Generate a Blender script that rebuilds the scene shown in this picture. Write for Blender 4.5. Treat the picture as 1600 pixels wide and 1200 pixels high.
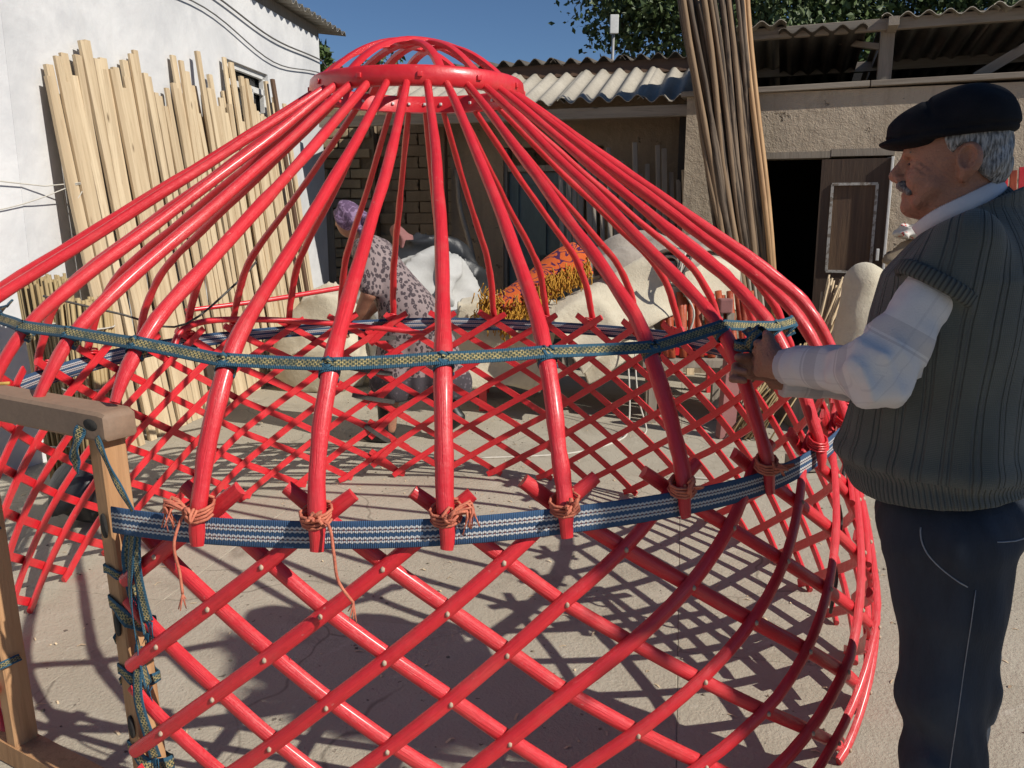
import bpy, bmesh, math, random
import numpy as np
from mathutils import Matrix, Vector, noise as mnoise
random.seed(7); rng = np.random.default_rng(7)
SC = bpy.context.scene
for o in list(bpy.data.objects): bpy.data.objects.remove(o)
R = math.radians

# ---------------------------------------------------------------- camera, sky, sun, exposure
cam_d = bpy.data.cameras.new('camera'); cam = bpy.data.objects.new('camera', cam_d); SC.collection.objects.link(cam)
cam.location = (0, 0, 1.44); cam.rotation_euler = (R(90) - math.atan(260/1294), 0, 0)
cam_d.sensor_width = 36; cam_d.lens = 36*1294/1600; cam_d.clip_start = .05; cam_d.clip_end = 3000
SC.camera = cam
SUN = Vector((1.72, -1.10, 1.6)).normalized()
w = bpy.data.worlds.new('World'); SC.world = w; w.use_nodes = True
wn = w.node_tree; sky = wn.nodes.new('ShaderNodeTexSky'); sky.sky_type = 'NISHITA'; sky.sun_disc = False
sky.sun_elevation = math.asin(SUN.z); sky.sun_rotation = math.atan2(SUN.x, SUN.y)
sky.altitude = 1200; sky.air_density = 1.0; sky.dust_density = .12; sky.ozone_density = 6.5
wn.links.new(sky.outputs[0], wn.nodes['Background'].inputs[0]); wn.nodes['Background'].inputs[1].default_value = .072
sd = bpy.data.lights.new('sun', 'SUN'); sun = bpy.data.objects.new('sun', sd); SC.collection.objects.link(sun)
sd.energy = 5.0; sd.angle = R(.5); sd.color = (1, .945, .855)
sun.rotation_euler = SUN.to_track_quat('Z', 'Y').to_euler()
SC.view_settings.view_transform = 'Standard'; SC.view_settings.look = 'None'
SC.view_settings.exposure = 0; SC.view_settings.gamma = 1
SC.render.engine = 'CYCLES'; SC.cycles.max_bounces = 6

# ---------------------------------------------------------------- material helpers
class NT:
    def __init__(s, name):
        s.m = bpy.data.materials.new(name); s.m.use_nodes = True; s.t = s.m.node_tree
        s.b = s.t.nodes['Principled BSDF']
    def n(s, typ, **kw):
        x = s.t.nodes.new('ShaderNode'+typ)
        for k, v in kw.items():
            if k in x.inputs.keys() if isinstance(k, str) else False: s.set(x.inputs[k], v)
            else: setattr(x, k, v)
        return x
    def set(s, sock, v):
        if isinstance(v, bpy.types.NodeSocket): s.t.links.new(v, sock)
        else:
            if sock.type == 'RGBA' and not hasattr(v, '__len__'): v = (v, v, v, 1)
            if sock.type == 'RGBA' and len(v) == 3: v = (*v, 1)
            sock.default_value = v
    def math(s, op, a, b=0., c=None, clamp=False):
        x = s.t.nodes.new('ShaderNodeMath'); x.operation = op; x.use_clamp = clamp
        s.set(x.inputs[0], a); s.set(x.inputs[1], b)
        if c is not None: s.set(x.inputs[2], c)
        return x.outputs[0]
    def mix(s, f, a, b, mode='MIX'):
        x = s.t.nodes.new('ShaderNodeMix'); x.data_type = 'RGBA'; x.blend_type = mode
        s.set(x.inputs[0], f); s.set(x.inputs[6], a); s.set(x.inputs[7], b)
        return x.outputs[2]
    def coords(s, kind='Object', scale=(1, 1, 1), rand=True):
        tc = s.t.nodes.new('ShaderNodeTexCoord'); v = tc.outputs[kind]
        if rand:
            oi = s.t.nodes.new('ShaderNodeObjectInfo')
            a = s.t.nodes.new('ShaderNodeVectorMath'); a.operation = 'ADD'
            k = s.t.nodes.new('ShaderNodeVectorMath'); k.operation = 'SCALE'; k.inputs[0].default_value = (37, 53, 71)
            s.t.links.new(oi.outputs['Random'], k.inputs['Scale'])
            s.t.links.new(v, a.inputs[0]); s.t.links.new(k.outputs[0], a.inputs[1]); v = a.outputs[0]
        mp = s.t.nodes.new('ShaderNodeMapping'); mp.inputs['Scale'].default_value = scale
        s.t.links.new(v, mp.inputs[0]); return mp.outputs[0]
    def rand(s): return s.t.nodes.new('ShaderNodeObjectInfo').outputs['Random']
    def attr(s, name, out='Fac'):
        a = s.t.nodes.new('ShaderNodeAttribute'); a.attribute_name = name; return a.outputs[out]
    def noise(s, vec, scale, detail=4, rough=.55, dist=0.):
        x = s.t.nodes.new('ShaderNodeTexNoise'); s.set(x.inputs['Vector'], vec)
        x.inputs['Scale'].default_value = scale; x.inputs['Detail'].default_value = detail
        x.inputs['Roughness'].default_value = rough; x.inputs['Distortion'].default_value = dist
        return x.outputs['Fac']
    def voro(s, vec, scale, feature='F1', out='Distance', rnd=1.):
        x = s.t.nodes.new('ShaderNodeTexVoronoi'); x.feature = feature; s.set(x.inputs['Vector'], vec)
        x.inputs['Scale'].default_value = scale; x.inputs['Randomness'].default_value = rnd; return x.outputs[out]
    def ramp(s, f, *stops, interp='LINEAR'):
        x = s.t.nodes.new('ShaderNodeValToRGB'); s.set(x.inputs[0], f); r = x.color_ramp; r.interpolation = interp
        while len(r.elements) < len(stops): r.elements.new(.5)
        for e, (p, c) in zip(r.elements, stops):
            e.position = p; e.color = (c, c, c, 1) if not hasattr(c, '__len__') else (*c, 1)
        return x.outputs[0]
    def step(s, f, a, b):
        x = s.t.nodes.new('ShaderNodeMapRange'); s.set(x.inputs[0], f)
        x.inputs[1].default_value = a; x.inputs[2].default_value = b; return x.outputs[0]
    def bump(s, h, dist=.005, strength=1., prev=None):
        x = s.t.nodes.new('ShaderNodeBump'); s.set(x.inputs['Height'], h)
        x.inputs['Distance'].default_value = dist; x.inputs['Strength'].default_value = strength
        if prev is not None: s.t.links.new(prev, x.inputs['Normal'])
        return x.outputs[0]
    def out(s, col=None, rough=None, normal=None, **kw):
        if col is not None: s.set(s.b.inputs['Base Color'], col)
        if rough is not None: s.set(s.b.inputs['Roughness'], rough)
        if normal is not None: s.set(s.b.inputs['Normal'], normal)
        for k, v in kw.items(): s.set(s.b.inputs[k.replace('_', ' ')], v)
        return s.m

def simple(name, a, b=None, scale=6., rough=.8, bscale=60., bdist=.002, stretch=(1, 1, 1), objvar=.0, kind='Object', fine=.25, rand=True, **kw):
    """two-colour weathered surface: large patches, fine grain, relief, per-object tone"""
    t = NT(name); b = b or tuple(x*.7 for x in a)
    v = t.coords(kind, stretch, rand)
    n1 = t.noise(v, scale, 5, .6); n2 = t.noise(v, bscale, 4, .65)
    c = t.mix(t.step(n1, .3, .7), a, b)
    c = t.mix(t.math('MULTIPLY', t.step(n2, .35, .75), fine), c, tuple(x*.45 for x in b))
    if objvar:
        c = t.mix(t.math('MULTIPLY', t.rand(), objvar), c, tuple(x*.3 for x in b))
    return t.out(c, rough, t.bump(n2, bdist), **kw)

def wood(name, a, b, dark, scale=9., rough=.72, objvar=.35, knots=True):
    t = NT(name); v = t.coords('Object', (1, 1, .06)); v2 = t.coords('Object', (1, 1, .3))
    g = t.noise(v, 55, 5, .6, .6); g2 = t.noise(v, 14, 3, .5, 1.2); g3 = t.noise(v, 190, 2, .5)
    c = t.mix(t.step(g2, .3, .7), a, b)
    c = t.mix(t.math('MULTIPLY', t.step(g, .5, .72), .55), c, dark)
    if knots:
        k = t.voro(v2, 7.5); c = t.mix(t.step(k, .09, .03), c, tuple(x*.55 for x in dark))
    c = t.mix(t.math('MULTIPLY', t.rand(), objvar), c, dark)
    return t.out(c, rough, t.bump(t.math('ADD', g, g3), .0016))

# ---- red gloss paint: brushed along the grain, chips, scuffs and dust ('al' runs along a stick, 'an' round it)
t = NT('red_paint'); v = t.coords('Object'); cx = t.t.nodes.new('ShaderNodeCombineXYZ')
t.set(cx.inputs[0], t.math('MULTIPLY', t.attr('al'), 7.)); t.set(cx.inputs[1], t.math('MULTIPLY', t.attr('an'), 9.)); t.set(cx.inputs[2], t.math('MULTIPLY', t.rand(), 90.)); sv_ = cx.outputs[0]
n1 = t.noise(v, 4, 4); n2 = t.noise(v, 34, 6, .7); st = t.noise(sv_, 1.0, 5, .65); st2 = t.noise(sv_, 3.2, 4, .6)
c = t.mix(t.step(n1, .3, .7), (.72, .028, .041), (.62, .018, .028))
c = t.mix(t.math('MULTIPLY', t.rand(), .25), c, (.42, .010, .013))
c = t.mix(t.math('MULTIPLY', t.step(st, .50, .72), .55), c, (.42, .012, .014))
c = t.mix(t.math('MULTIPLY', t.step(st2, .56, .70), .45), c, (.72, .065, .065))
c = t.mix(t.math('MULTIPLY', t.step(n2, .66, .72), t.step(st, .42, .56)), c, (.62, .20, .17))
c = t.mix(t.math('MULTIPLY', t.step(t.noise(v, 17, 6, .8), .70, .74), t.step(t.noise(v, 2.2, 2), .50, .60)), c, (.50, .34, .24))
c = t.mix(t.math('MULTIPLY', t.step(t.noise(v, 9, 5, .7), .5, .8), .22), c, (.50, .20, .15))
nb = t.bump(t.math('ADD', t.math('MULTIPLY', t.noise(v, 24, 3), .6), t.math('ADD', t.math('MULTIPLY', st2, .35), t.math('MULTIPLY', st, .5))), .004)
RED = t.out(c, t.math('ADD', t.math('MULTIPLY', n2, .42), .20), nb, Specular_IOR_Level=.42, Coat_Weight=.35, Coat_Roughness=.22)
t = NT('orange_paint'); v = t.coords('Object', (1, 1, 1)); n1 = t.noise(v, 9, 5)
ORANGE = t.out(t.mix(t.step(n1, .35, .7), (.42, .085, .028), (.26, .04, .018)), .5, t.bump(t.noise(v, 40, 3), .003))
PLANK = wood('pale_sawn_wood', (.68, .55, .365), (.56, .435, .275), (.32, .22, .12), objvar=.45)
DARKPLANK = wood('dark_old_wood', (.16, .09, .05), (.11, .06, .035), (.05, .03, .02))
GREYWOOD = wood('grey_weathered_wood', (.34, .29, .23), (.25, .21, .165), (.12, .095, .07))
DOORWOOD = wood('door_frame_wood', (.50, .285, .14), (.41, .215, .095), (.22, .10, .04), objvar=.1)
LINTEL = simple('dusty_planed_wood', (.29, .19, .125), (.23, .15, .10), 7, .7, 70, .001, (1, 1, 1))
t = NT('bark_pole'); v = t.coords('Object', (1, 1, .10)); n1 = t.noise(v, 26, 5, .65, .8); n2 = t.noise(v, 6, 3)
c = t.mix(t.step(n1, .38, .62), (.030, .021, .015), (.21, .15, .10)); c = t.mix(t.step(n2, .45, .7), c, (.085, .06, .04))
c = t.mix(t.math('MULTIPLY', t.step(t.rand(), .62, 1.), .6), c, (.31, .20, .11))
BARK = t.out(c, .85, t.bump(n1, .006))
t = NT('peeled_pole'); v = t.coords('Object', (1, 1, .12)); n1 = t.noise(v, 22, 5, .6, .8)
PEELED = t.out(t.mix(t.step(n1, .35, .68), (.50, .31, .15), (.30, .16, .07)), .7, t.bump(n1, .003))
REED = simple('dry_reed', (.56, .43, .22), (.40, .28, .13), 12, .7, 90, .001, (1, 1, .15), .35)
# ---- concrete yard
t = NT('concrete'); v = t.coords('Object'); a = t.noise(v, .55, 6, .62); b = t.noise(v, 3.2, 6, .65); f = t.noise(v, 75, 4, .7)
c = t.mix(t.step(a, .3, .72), (.47, .425, .335), (.35, .31, .235))
c = t.mix(t.math('MULTIPLY', t.step(b, .5, .8), .6), c, (.53, .49, .40))
c = t.mix(t.math('MULTIPLY', t.step(t.noise(v, 1.4, 6, .7, 1.), .56, .72), .7), c, (.22, .185, .14))
c = t.mix(t.math('MULTIPLY', t.step(t.noise(v, 2.6, 7, .75, 2.), .60, .68), .55), c, (.58, .54, .45))
c = t.mix(t.math('MULTIPLY', t.step(f, .6, .8), .5), c, (.15, .13, .105))
c = t.mix(t.step(t.noise(v, 34, 3, .5), .70, .74), c, (.13, .11, .085))
c = t.mix(t.math('MULTIPLY', t.step(t.rand(), 0, 1), .16), c, (.22, .19, .15))
vd = t.t.nodes.new('ShaderNodeVectorMath'); vd.operation = 'ADD'; nz = t.t.nodes.new('ShaderNodeTexNoise'); nz.inputs['Scale'].default_value = 3.; t.t.links.new(v, nz.inputs['Vector']); t.t.links.new(v, vd.inputs[0]); sc_ = t.t.nodes.new('ShaderNodeVectorMath'); sc_.operation = 'SCALE'; sc_.inputs['Scale'].default_value = .25; t.t.links.new(nz.outputs['Color'], sc_.inputs[0]); t.t.links.new(sc_.outputs[0], vd.inputs[1])
cr = t.voro(vd.outputs[0], .9, 'DISTANCE_TO_EDGE'); cr = t.math('MULTIPLY', t.step(cr, .0055, .001), t.step(t.noise(v, .8), .46, .54))
c = t.mix(t.math('MULTIPLY', cr, .6), c, (.14, .12, .09))
CONCRETE = t.out(c, .88, t.bump(t.math('ADD', t.math('MULTIPLY', b, 1.6), f), .006))
JOINT = simple('joint_dirt', (.27, .24, .19), (.18, .155, .12), 9, .95, 50, .004)
DIRT = simple('dirt_ground', (.27, .21, .145), (.19, .145, .10), .5, .95, 9, .01)
# ---- plasters and masonry
t = NT('white_lime_plaster'); v = t.coords('Object', rand=False); a = t.noise(v, .9, 6, .65, .4); b = t.noise(v, 5, 5, .6); f = t.noise(v, 60, 4)
c = t.mix(t.step(a, .40, .60), (.66, .66, .655), (.52, .525, .53)); c = t.mix(t.math('MULTIPLY', t.step(b, .52, .78), .4), c, (.45, .455, .47))
c = t.mix(t.math('MULTIPLY', t.step(t.noise(t.coords('Object', (1, 1, .15), False), 6, 4), .58, .8), .35), c, (.50, .49, .47))
WHITE = t.out(c, .9, t.bump(t.math('ADD', t.math('MULTIPLY', b, 2.2), t.math('MULTIPLY', f, .1)), .004))
def mudplaster(name, c1, c2, c3):
    t = NT(name); v = t.coords('Object', rand=False); a = t.noise(v, 1.3, 6, .65); b = t.noise(v, 7, 6, .7); f = t.noise(v, 90, 3)
    st = t.noise(t.coords('Object', (1, 1, .12), False), 7, 5, .7)
    c = t.mix(t.step(a, .3, .7), c1, c2); c = t.mix(t.math('MULTIPLY', t.step(st, .50, .70), .5), c, c3); c = t.mix(t.math('MULTIPLY', t.step(t.noise(v, 2.4, 7, .75, 1.5), .56, .66), .5), c, tuple(min(1, x*1.18) for x in c1))
    pit = t.step(t.noise(v, 8, 4, .6), .66, .72); c = t.mix(t.math('MULTIPLY', pit, .8), c, tuple(x*.45 for x in c3))
    h = t.math('SUBTRACT', t.math('ADD', b, t.math('MULTIPLY', f, .25)), t.math('MULTIPLY', pit, .9))
    return t.out(c, .92, t.bump(h, .022))
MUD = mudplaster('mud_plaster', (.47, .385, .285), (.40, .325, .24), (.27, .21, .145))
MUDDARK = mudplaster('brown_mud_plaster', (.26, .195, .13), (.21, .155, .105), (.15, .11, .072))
ADOBE = simple('adobe_brick', (.45, .345, .215), (.36, .27, .16), 5, .95, 40, .006, objvar=.25)
MORTAR = simple('mud_mortar', (.29, .22, .14), (.20, .15, .095), 6, .95, 50, .006)
STONE = simple('rough_stone', (.36, .31, .235), (.22, .185, .14), 7, .95, 40, .006, objvar=.4)
DARKROOM = simple('painted_dark_shade', (.035, .03, .026), (.02, .018, .016), 3, .95, 40, .003)  # near black: shade inside rooms and holes put into the colour
t = NT('grey_asbestos_sheet'); v = t.coords('Object'); a = t.noise(v, 3, 5, .7); b = t.noise(v, 40, 4)
SHEET = t.out(t.mix(t.math('MULTIPLY', t.step(b, .45, .75), .4), t.mix(t.step(a, .3, .7), (.47, .43, .355), (.36, .325, .265)), (.2, .17, .13)), .85, t.bump(b, .002))
SHEETDARK = simple('dark_roof_sheet', (.17, .145, .115), (.11, .09, .07), 4, .9, 40, .002)  # darker tone of the roof sheeting
BLUEDOOR = simple('faded_blue_paint', (.115, .165, .17), (.075, .105, .105), 6, .7, 50, .002, (1, 1, .2))
WHITEPAINT = simple('white_paint_old', (.72, .72, .70), (.58, .575, .55), 8, .6, 60, .001)
BROWNDOOR = wood('brown_stained_door', (.085, .052, .032), (.060, .036, .023), (.03, .018, .012), objvar=0., knots=False)
t = NT('flaking_white_paint'); v = t.coords('Object', rand=False); FLAKED = t.out(t.mix(t.step(t.noise(v, 22, 5, .7), .42, .52), (.20, .165, .13), (.42, .40, .365)), .7, t.bump(t.noise(v, 60, 3), .002))
PANELWOOD = wood('scuffed_door_panel', (.16, .095, .052), (.075, .042, .026), (.04, .024, .015), objvar=0., knots=False)
t = NT('dark_glass'); GLASS = t.out((.012, .014, .016), .06)
STEEL = simple('dull_steel', (.35, .35, .35), None, 9, .5, 60, .001)
CABLE = simple('grey_cable', (.16, .15, .14), None, 9, .6, 60, .0005)
# ---- cloth
def felt_mat(name, a, b, c3):
    t = NT(name); v = t.coords('Object', rand=False); n = t.noise(v, 4, 6, .7, .5); f = t.noise(v, 140, 4, .7); h = t.noise(t.coords('Object', (1, .3, 1), False), 30, 5, .7)
    c = t.mix(t.step(n, .3, .7), a, b); c = t.mix(t.math('MULTIPLY', t.step(h, .5, .8), .5), c, c3)
    return t.out(c, .95, t.bump(t.math('ADD', f, t.math('MULTIPLY', h, 1.5)), .004), Sheen_Weight=.2)
FELT = felt_mat('cream_felt', (.62, .56, .43), (.53, .47, .35), (.40, .345, .25))
FELTGREY = felt_mat('grey_felt', (.40, .35, .29), (.30, .26, .215), (.20, .17, .14))
SACKWHITE = simple('white_woven_sack', (.50, .50, .48), (.38, .375, .36), 5, .6, 160, .001)
BURLAP = simple('burlap', (.36, .29, .20), (.27, .21, .14), 5, .95, 140, .003)
TARP = simple('black_tarp', (.030, .032, .036), (.018, .019, .021), 5, .45, 60, .002)
PINKCLOTH = simple('pink_cloth', (.30, .13, .12), (.22, .095, .09), 6, .9, 90, .002)
ROPE = simple('white_cord', (.62, .59, .52), (.5, .47, .4), 20, .85, 200, .001)
t = NT('orange_twine'); v = t.coords('Object'); n = t.noise(v, 60, 4)
TWINE = t.out(t.mix(t.step(n, .35, .65), (.60, .20, .115), (.44, .115, .07)), .85, t.bump(t.noise(v, 260, 2), .0015))
DARKTIE = simple('dark_rubber_tie', (.075, .07, .062), (.045, .042, .038), 30, .6, 120, .002)
YELLOWTW = simple('yellow_twine', (.62, .40, .10), (.5, .3, .07), 40, .9, 200, .001)
def weave(name, base1, base2, build):
    t = NT(name); uv = t.t.nodes.new('ShaderNodeUVMap'); sp = t.t.nodes.new('ShaderNodeSeparateXYZ'); t.t.links.new(uv.outputs[0], sp.inputs[0])
    u, vv = sp.outputs[0], sp.outputs[1]
    rib = t.math('PINGPONG', t.math('MULTIPLY', u, 260.), .5)
    n = t.noise(t.coords('Object', rand=False), 25, 4)
    c = t.mix(t.step(n, .3, .7), base1, base2)
    c = t.mix(t.math('MULTIPLY', t.step(rib, .18, .0), .55), c, tuple(x*.35 for x in base1))
    c, extra = build(t, u, vv, c)
    return t.out(c, .9, t.bump(t.math('ADD', rib, extra), .0022))
def belt_pat(t, u, v, c):
    tot = 0.
    for v0 in (.26, .38, .62, .74):                                   # two pairs of white zigzag threads
        ph = t.math('PINGPONG', t.math('MULTIPLY', u, 95.), .5)
        off = t.math('MULTIPLY', t.math('SUBTRACT', ph, .25), .10)
        d = t.math('ABSOLUTE', t.math('SUBTRACT', t.math('ADD', v, off), v0))
        m = t.step(d, .052, .030)
        c = t.mix(t.math('MULTIPLY', m, .85), c, (.60, .585, .56)); tot = t.math('ADD', tot, m)
    for v0 in (.32, .68):                                            # maroon thread between each pair
        d = t.math('ABSOLUTE', t.math('SUBTRACT', v, v0)); dash = t.step(t.math('PINGPONG', t.math('MULTIPLY', u, 95.), .5), .2, .3)
        c = t.mix(t.math('MULTIPLY', t.step(d, .03, .02), dash), c, (.13, .045, .05))
    return c, t.math('MULTIPLY', tot, .5)
BELT = weave('blue_woven_belt', (.040, .098, .20), (.028, .068, .145), belt_pat)
def ribbon_pat(t, u, v, c):
    tot = 0.
    for k, v0 in enumerate((.28, .43, .57, .72)):
        ph = t.math('FRACT', t.math('ADD', t.math('MULTIPLY', u, 84.), .5*(k % 2)))
        m = t.math('MULTIPLY', t.step(t.math('ABSOLUTE', t.math('SUBTRACT', v, v0)), .075, .055), t.step(t.math('ABSOLUTE', t.math('SUBTRACT', ph, .5)), .36, .30))
        c = t.mix(t.math('MULTIPLY', m, t.step(t.noise(t.coords('Object', rand=False), 45, 3), .25, .6)), c, (.44, .35, .15)); tot = t.math('ADD', tot, m)
    e = t.step(t.math('ABSOLUTE', t.math('SUBTRACT', v, .5)), .18, .30)
    c = t.mix(t.math('MULTIPLY', e, .65), c, (.02, .11, .20))
    return c, t.math('MULTIPLY', tot, .5)
RIBBON = weave('teal_yellow_ribbon', (.050, .082, .074), (.034, .058, .052), ribbon_pat)

ONES = ['', 'first', 'second', 'third', 'fourth', 'fifth', 'sixth', 'seventh', 'eighth', 'ninth', 'tenth', 'eleventh', 'twelfth', 'thirteenth', 'fourteenth', 'fifteenth', 'sixteenth', 'seventeenth', 'eighteenth', 'nineteenth']
def nth(n):
    if n < 20: return ONES[n]
    t10 = {2: 'twent', 3: 'thirt', 4: 'fort'}[n//10]
    return t10+'ieth' if n % 10 == 0 else t10+'y-'+ONES[n % 10]
def from_ends(i, n): return nth(i+1)+' from the left' if i < (n+1)//2 else nth(n-i)+' from the right'
# ---------------------------------------------------------------- object helpers
WOFF = {}
def prep(o, label=None, cat=None, group=None, kind=None):
    if label: o['label'] = label
    if cat: o['category'] = cat
    if group: o['group'] = group
    if kind: o['kind'] = kind
    return o
def thing(name, label, cat, loc=(0, 0, 0), rotz=0, group=None):
    o = bpy.data.objects.new(name, None); SC.collection.objects.link(o); o.empty_display_size = .1
    o.location = loc; o.rotation_euler = (0, 0, rotz); WOFF[o.name] = Vector(loc)
    return prep(o, label, cat, group)
def make_mesh(name, V, F, mat, smooth=True, uv=None, attrs=None):
    me = bpy.data.meshes.new(name)
    me.from_pydata([tuple(map(float, p)) for p in V], [], [tuple(map(int, f)) for f in F])
    if mat is not None: me.materials.append(mat)
    if smooth: me.polygons.foreach_set('use_smooth', [True]*len(me.polygons))
    if uv is not None:
        l = me.uv_layers.new(name='UVMap'); li = np.empty(len(me.loops), int); me.loops.foreach_get('vertex_index', li)
        l.data.foreach_set('uv', np.asarray(uv, float)[li].ravel())
    for k, a in (attrs or {}).items():
        at = me.attributes.new(k, 'FLOAT', 'POINT'); at.data.foreach_set('value', np.asarray(a, np.float32))
    me.update(); return me
def link(name, me, parent=None, M=None):
    o = bpy.data.objects.new(name, me); SC.collection.objects.link(o)
    if parent is not None: o.parent = parent
    if M is not None: o.matrix_basis = M
    return o
def obj(name, VF, mat, parent=None, smooth=True, local=False, origin=None, sharp=None, **kw):
    """one mesh object; VF = (verts, faces[, uv]) in world space unless local"""
    V, F = np.asarray(VF[0], float), VF[1]; uv = VF[2] if len(VF) > 2 else None
    off = Vector((0, 0, 0)); loc = None
    if not local:
        if parent is not None: off = WOFF.get(parent.name, Vector((0, 0, 0)))
        og = Vector(origin) if origin is not None else (off if parent is not None else Vector(V.mean(0)))
        V = V - np.array(og); loc = og - off
    me = make_mesh(name, V, F, mat, smooth, uv, kw.pop('attrs', None))
    if sharp: me.set_sharp_from_angle(angle=R(sharp))
    o = link(name, me, parent)
    if loc is not None: o.location = loc; WOFF[o.name] = off + loc
    return prep(o, **kw)
def cat_meshes(*parts):
    V, F, U, n = [], [], [], 0
    hasuv = all(len(p) > 2 for p in parts)
    for p in parts:
        V.append(np.asarray(p[0], float)); F += [tuple(i+n for i in f) for f in p[1]]; n += len(p[0])
        if hasuv: U.append(np.asarray(p[2], float))
    return (np.vstack(V), F, np.vstack(U)) if hasuv else (np.vstack(V), F)
def frames(P, up=None):
    P = np.asarray(P, float); T = np.gradient(P, axis=0); T /= np.linalg.norm(T, axis=1)[:, None]+1e-12
    if up is not None:
        U = np.asarray(up, float); U = np.broadcast_to(U, P.shape) if U.ndim == 1 else U
        N = U - (U*T).sum(1)[:, None]*T; N /= np.linalg.norm(N, axis=1)[:, None]+1e-12
    else:
        N = np.zeros_like(P); a = np.array([0, 0, 1.]) if abs(T[0, 2]) < .9 else np.array([1., 0, 0])
        n = a - a@T[0]*T[0]; N[0] = n/np.linalg.norm(n)
        for i in range(1, len(P)):
            n = N[i-1] - N[i-1]@T[i]*T[i]; N[i] = n/(np.linalg.norm(n)+1e-12)
    return P, T, N, np.cross(T, N)
def sweep(P, prof, up=None, scale=None, cap=True, closed=False):
    """prof: (m,2) closed section in (binormal, normal)"""
    P, T, N, B = frames(P, up); prof = np.asarray(prof, float); n, m = len(P), len(prof)
    s = np.ones((n, 2)) if scale is None else np.asarray(scale, float).reshape(n, -1)*np.ones((n, 2))
    V = P[:, None]+B[:, None]*(prof[None, :, 0]*s[:, 0:1])[..., None]+N[:, None]*(prof[None, :, 1]*s[:, 1:2])[..., None]
    V = V.reshape(-1, 3); F = []
    for i in range(n if closed else n-1):
        i2 = (i+1) % n
        for j in range(m):
            k = (j+1) % m; F.append((i*m+j, i*m+k, i2*m+k, i2*m+j))
    if cap and not closed: F += [tuple(range(m-1, -1, -1)), tuple(range((n-1)*m, n*m))]
    return V, F
def stick_attrs(n, m, P):
    u = np.r_[0, np.cumsum(np.linalg.norm(np.diff(np.asarray(P), axis=0), axis=1))]; w_ = 1-np.abs(np.linspace(-1, 1, m, False)); return {'al': np.repeat(u, m), 'an': np.tile(w_, n)}
def circ(k=8, ph=0.): a = np.linspace(0, 2*math.pi, k, False)+ph; return np.c_[np.cos(a), np.sin(a)]
def tube(P, r, k=8, up=None, cap=True): 
    P = np.asarray(P, float); r = np.broadcast_to(np.asarray(r, float), (len(P),)); return sweep(P, circ(k), up, r, cap)
def smooth_path(P, n=24):
    P = np.asarray(P, float); m = len(P); t = np.linspace(0, m-1, n); out = []
    for x in t:
        i = min(int(x), m-2); f = x-i; a, b, c, d = P[max(i-1, 0)], P[i], P[i+1], P[min(i+2, m-1)]
        out.append(.5*((2*b)+(c-a)*f+(2*a-5*b+4*c-d)*f*f+(3*b-a-3*c+d)*f**3))
    return np.array(out)
def box(lo, hi, M=None, bev=0.):
    bm = bmesh.new(); bmesh.ops.create_cube(bm, size=1)
    lo, hi = Vector(lo), Vector(hi)
    for v in bm.verts: v.co = Vector(((lo[i]+hi[i])/2+v.co[i]*(hi[i]-lo[i])) for i in range(3)) if False else Vector([(lo[i]+hi[i])/2+v.co[i]*(hi[i]-lo[i]) for i in range(3)])
    if bev: bmesh.ops.bevel(bm, geom=bm.edges[:], offset=bev, segments=2, affect='EDGES', profile=.6)
    if M is not None: bm.transform(M)
    bm.verts.ensure_lookup_table()
    V = [v.co[:] for v in bm.verts]; F = [tuple(v.index for v in f.verts) for f in bm.faces]; bm.free(); return V, F
def beam_matrix(a, b, face):
    a, b = Vector(a), Vector(b); z = (b-a).normalized(); f = Vector(face); y = (f-f.dot(z)*z).normalized(); x = y.cross(z)
    return Matrix(((x.x, y.x, z.x, a.x), (x.y, y.y, z.y, a.y), (x.z, y.z, z.z, a.z), (0, 0, 0, 1))), (b-a).length
def plank(name, a, b, wd, th, face, mat, parent=None, bow=.0, bev=.003, taper=1., **kw):
    """a board from a to b; wd across, th along 'face'; local z is its length"""
    M, L = beam_matrix(a, b, face); n = 7 if bow else 2
    z = np.linspace(0, L, n); P = np.c_[np.zeros(n), bow*np.sin(np.pi*z/L), z]
    e = bev; prof = [(-wd/2, -th/2+e), (-wd/2+e, -th/2), (wd/2-e, -th/2), (wd/2, -th/2+e), (wd/2, th/2-e), (wd/2-e, th/2), (-wd/2+e, th/2), (-wd/2, th/2-e)]
    prof = [(-p[0], p[1]) for p in prof]
    V, F = sweep(P, prof, (0, 1, 0), np.linspace(1, taper, n))
    me = make_mesh(name, V, F, mat, False)
    if parent is not None: M = Matrix.Translation(-WOFF.get(parent.name, Vector((0, 0, 0)))) @ M
    o = link(name, me, parent, M); return prep(o, **kw)
def pole(name, a, b, r0, r1, mat, parent=None, wob=.01, k=8, n=12, **kw):
    M, L = beam_matrix(a, b, (.3, 1, .2)); z = np.linspace(0, L, n)
    ph = random.random()*20
    P = np.array([[wob*mnoise.noise((ph, zz*.8, 0))*2, wob*mnoise.noise((ph, zz*.8, 9))*2, zz] for zz in z])
    r = np.linspace(r0, r1, n)*np.array([1+.10*mnoise.noise((ph, zz*4, 3)) for zz in z])
    V, F = tube(P, r, k)
    me = make_mesh(name, V, F, mat, True)
    if parent is not None: M = Matrix.Translation(-WOFF.get(parent.name, Vector((0, 0, 0)))) @ M
    return prep(link(name, me, parent, M), **kw)
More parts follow.
